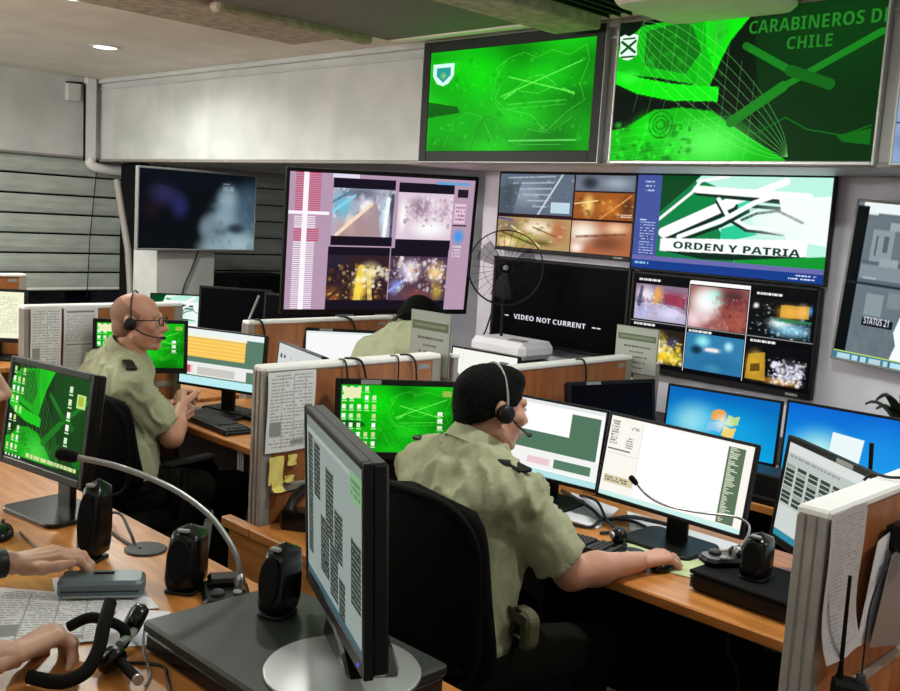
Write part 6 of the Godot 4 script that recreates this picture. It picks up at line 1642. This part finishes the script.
func office_chair(label: String, at: Vector3, yaw: float, o := {}) -> Node3D:
	var t := thing("office_chair", label, "chair", at, yaw)
	var bw: float = o.get("bw", .22)
	var R := []
	var y0: float = o.get("y0", .56); var y1: float = o.get("y1", 1.02)
	for i in 15:
		var v := i / 14.0
		var vv := v * 2 - 1
		var w := bw * (1.0 - .16 * v) * pow(maxf(1 - pow(absf(vv), 5.0), .0), .25) + .02
		var g := []
		for j in 28:
			var a := -TAU * j / 28
			var x := w * signf(cos(a)) * pow(absf(cos(a)), .45)
			var z := (.022 + .012 * (1 - vv * vv)) * signf(sin(a)) * pow(absf(sin(a)), .7)
			g.append(Vector3(x, lerpf(y0, y1, v), .20 + z + .05 * v * v - .25 * x * x / bw + .03 * sin(v * PI)))
		R.append(g)
	part("backrest", mb().loft(R), M.cloth, t, "black cloth backrest")
	var P := []
	for i in 40:
		var a := TAU * i / 39.0
		var v := .5 + .5 * sin(a)
		var w := bw * (1.0 - .16 * v) + .004
		P.append(Vector3(signf(cos(a)) * pow(absf(cos(a)), .5) * w, lerpf(y0, y1, .5 + .5 * signf(sin(a)) * pow(absf(sin(a)), .5)), .235 + .05 * v * v - .2 * pow(cos(a), 2.0) * w))
	part("back_shell", mb().tube(P, .009, 8, false), M.matte, t, "plastic rim")
	var Q := []
	for i in 7:
		var v := i / 6.0
		var g := []
		var k: float = [.88, .97, 1.0, 1.0, 1.0, .97, .86][i]
		for j in 28:
			var a := -TAU * j / 28
			g.append(Vector3(.24 * k * signf(cos(a)) * pow(absf(cos(a)), .5), .40 + .085 * v, -.02 + .23 * k * signf(sin(a)) * pow(absf(sin(a)), .5)))
		Q.append(g)
	part("seat", mb().loft(Q), M.cloth, t, "black cloth seat")
	part("back_support", mb().tube(curve([Vector3(0, .40, .1), Vector3(0, .42, .25), Vector3(0, .62, .275)]), .022, 8), M.black, t)
	for s in ([-1.0, 1.0] if o.get("arms", true) else []):
		var ar := part("armrest", mb().box(Vector3(s * .265, .680, -.03), Vector3(.055, .020, .24), .009), M.matte, t)
		part("armrest_post", mb().tube(curve([Vector3(s * .22, .43, .02), Vector3(s * .275, .47, .02), Vector3(s * .275, .655, .0)]), .016, 8), M.black, ar)
	part("gas_column", mb().lathe([[.035, .10], [.035, .22], [.022, .23], [.022, .40], [.001, .40]]), M.black, t)
	for i in 5:
		var a := TAU * i / 5 + .3
		var d := Vector3(cos(a), 0, sin(a))
		var lg := part("base_leg", mb().tube([Vector3(0, .12, 0), d * .15 + Vector3(0, .115, 0), d * .29 + Vector3(0, .085, 0)], [.028, .022, .015], 8), M.black, t)
		part("caster", mb().lathe([[.001, -.02], [.026, -.02], [.028, 0], [.026, .02], [.001, .02]], d * .29 + Vector3(0, .03, 0), Basis(d.cross(Vector3.UP).normalized(), PI / 2), 14), M.black, lg)
	return t

func speaker(label: String, at: Vector3, yaw: float, s: Vector3) -> Node3D:
	var t := thing("speaker", label, "speaker", at, yaw)
	var R := []
	for i in 11:
		var v := i / 10.0
		var k := pow(maxf(1 - pow(absf(v * 2 - 1), 6.0), 0.0), .3) * (1.0 - .22 * v * v)
		var g := []
		for j in 24:
			var a := -TAU * j / 24
			g.append(Vector3((s.x * .5 * k + .002) * signf(cos(a)) * pow(absf(cos(a)), .6), s.y * v, (s.z * .5 * k + .002) * signf(sin(a)) * pow(absf(sin(a)), .6) - .02 * v))
		R.append(g)
	part("cabinet", mb().loft(R), M.gloss, t)
	part("grille", mb().prism(oval(s.x * .36, s.y * .36), s.z * .36, s.z * .47, .004, Transform3D(Basis(Vector3.RIGHT, -.10), Vector3(0, s.y * .5, .0))), M.matte, t, "black grille")
	part("badge", mb().box(Vector3(0, s.y * .955, s.z * .16), Vector3(s.x * .34, .008, .012), .002), M.plasticgrey, t)
	part("foot", mb().prism(rrect(s.x * .9, s.z * .9, .015), 0, .008, .002, Transform3D(Basis(Vector3.RIGHT, -PI / 2), Vector3.ZERO)), M.black, t)
	return t

func keyboard(label: String, at: Vector3, yaw: float, w := .44, d := .15) -> Node3D:
	var t := thing("keyboard", label, "keyboard", at, yaw)
	part("base", mb().prism(rrect(w, d, .012), 0, .014, .003, Transform3D(Basis(Vector3.RIGHT, -PI / 2), Vector3.ZERO)), M.gloss, t)
	var m := mb()
	for r in 6:
		for i in 20:
			if (i == 14 or i == 18) and r < 5: continue
			m.box(Vector3(-w * .46 + (i + .5) * w * .92 / 20, .0165, -d * .38 + r * d * .15), Vector3(w * .92 / 20 - .003, .007, d * .13), .002)
	var ks := part("keys", m, M.dark, t)
	ks.set_meta("kind", "stuff")
	return t

func mouse(label: String, at: Vector3, yaw: float) -> void:
	var t := thing("computer_mouse", label, "mouse", at, yaw)
	var S := sdf()
	S.ell(Vector3(0, .008, 0), Vector3(.031, .028, .055)); S.cut(Vector3.DOWN, Vector3.ZERO)
	var m := mb()
	S.build(m, .004, .003)
	part("shell", m, M.gloss, t)
	part("scroll_wheel", mb().lathe([[.001, -.004], [.008, -.004], [.008, .004], [.001, .004]], Vector3(0, .033, -.028), Basis(Vector3.BACK, PI / 2), 12), M.dark, t)
	part("button_seam", mb().bx(-.0008, .0008, .030, .036, -.045, -.005), M.matte, t)

func cable(label: String, P: Array, r := .0035, mt: Material = null, group := "") -> void:
	var at: Vector3 = P[0]
	var Q := []
	for p in curve(P, 7): Q.append(p - at)
	var o := single("cable", mb().tube(Q, r, 6), mt if mt else M.cable, label, "cable", group)
	o.position = at

func gooseneck(label: String, at: Vector3, yaw: float, P: Array, r: float, head: float, wide := .11) -> void:
	var t := thing("gooseneck_microphone", label, "microphone", at, yaw)
	var inv := t.transform.affine_inverse()
	var b := mb().prism(rrect(wide, .15, .03), 0, .022, .008, Transform3D(Basis(Vector3.RIGHT, -PI / 2), Vector3(0, 0, .03)))
	b.box(Vector3(0, .028, -.015), Vector3(wide * .7, .022, .06), .008)
	part("base", b, M.gloss, t)
	part("talk_button", mb().lathe([[.016, 0], [.017, .004], [.013, .008], [.001, .009]], Vector3(-.02, .022, .055)), M.dark, t)
	part("talk_button", mb().lathe([[.010, 0], [.011, .003], [.008, .006], [.001, .007]], Vector3(.025, .022, .055)), M.plasticgrey, t)
	part("socket", mb().lathe([[.013, 0], [.013, .02], [.008, .035], [.001, .036]], inv * P[0] - Vector3(0, .02, 0)), M.steel, t)
	var Q := []
	for p in curve(P, 8): Q.append(inv * p)
	part("gooseneck", mb().tube(Q, r, 10), M.steel, t, "bent metal neck")
	var d: Vector3 = (Q[-1] - Q[-3]).normalized()
	part("microphone_head", mb().tube([Q[-1] - d * .004, Q[-1] + d * .006, Q[-1] + d * head * 2.6, Q[-1] + d * head * 3.2], [head * .7, head, head, head * .6], 14), M.matte, t, "black foam tip")

func sign_plate(label: String, c: Vector3, w: float, h: float, yaw := 0.0) -> void:
	var t := thing("notice_holder", label, "sign", c, yaw)
	part("plate", mb().bx(-w / 2, w / 2, -h / 2, h / 2, -.004, 0, .001), M.plasticgrey, t)
	part("notice", screen_quad(w - .006, h - .006, .0012), M.notice, t, "grey printed notice with a dark heading band")
	part("clip", mb().bx(-.03, .03, -h / 2 - .02, -h / 2 + .02, -.012, -.004, .001), M.dark, t)
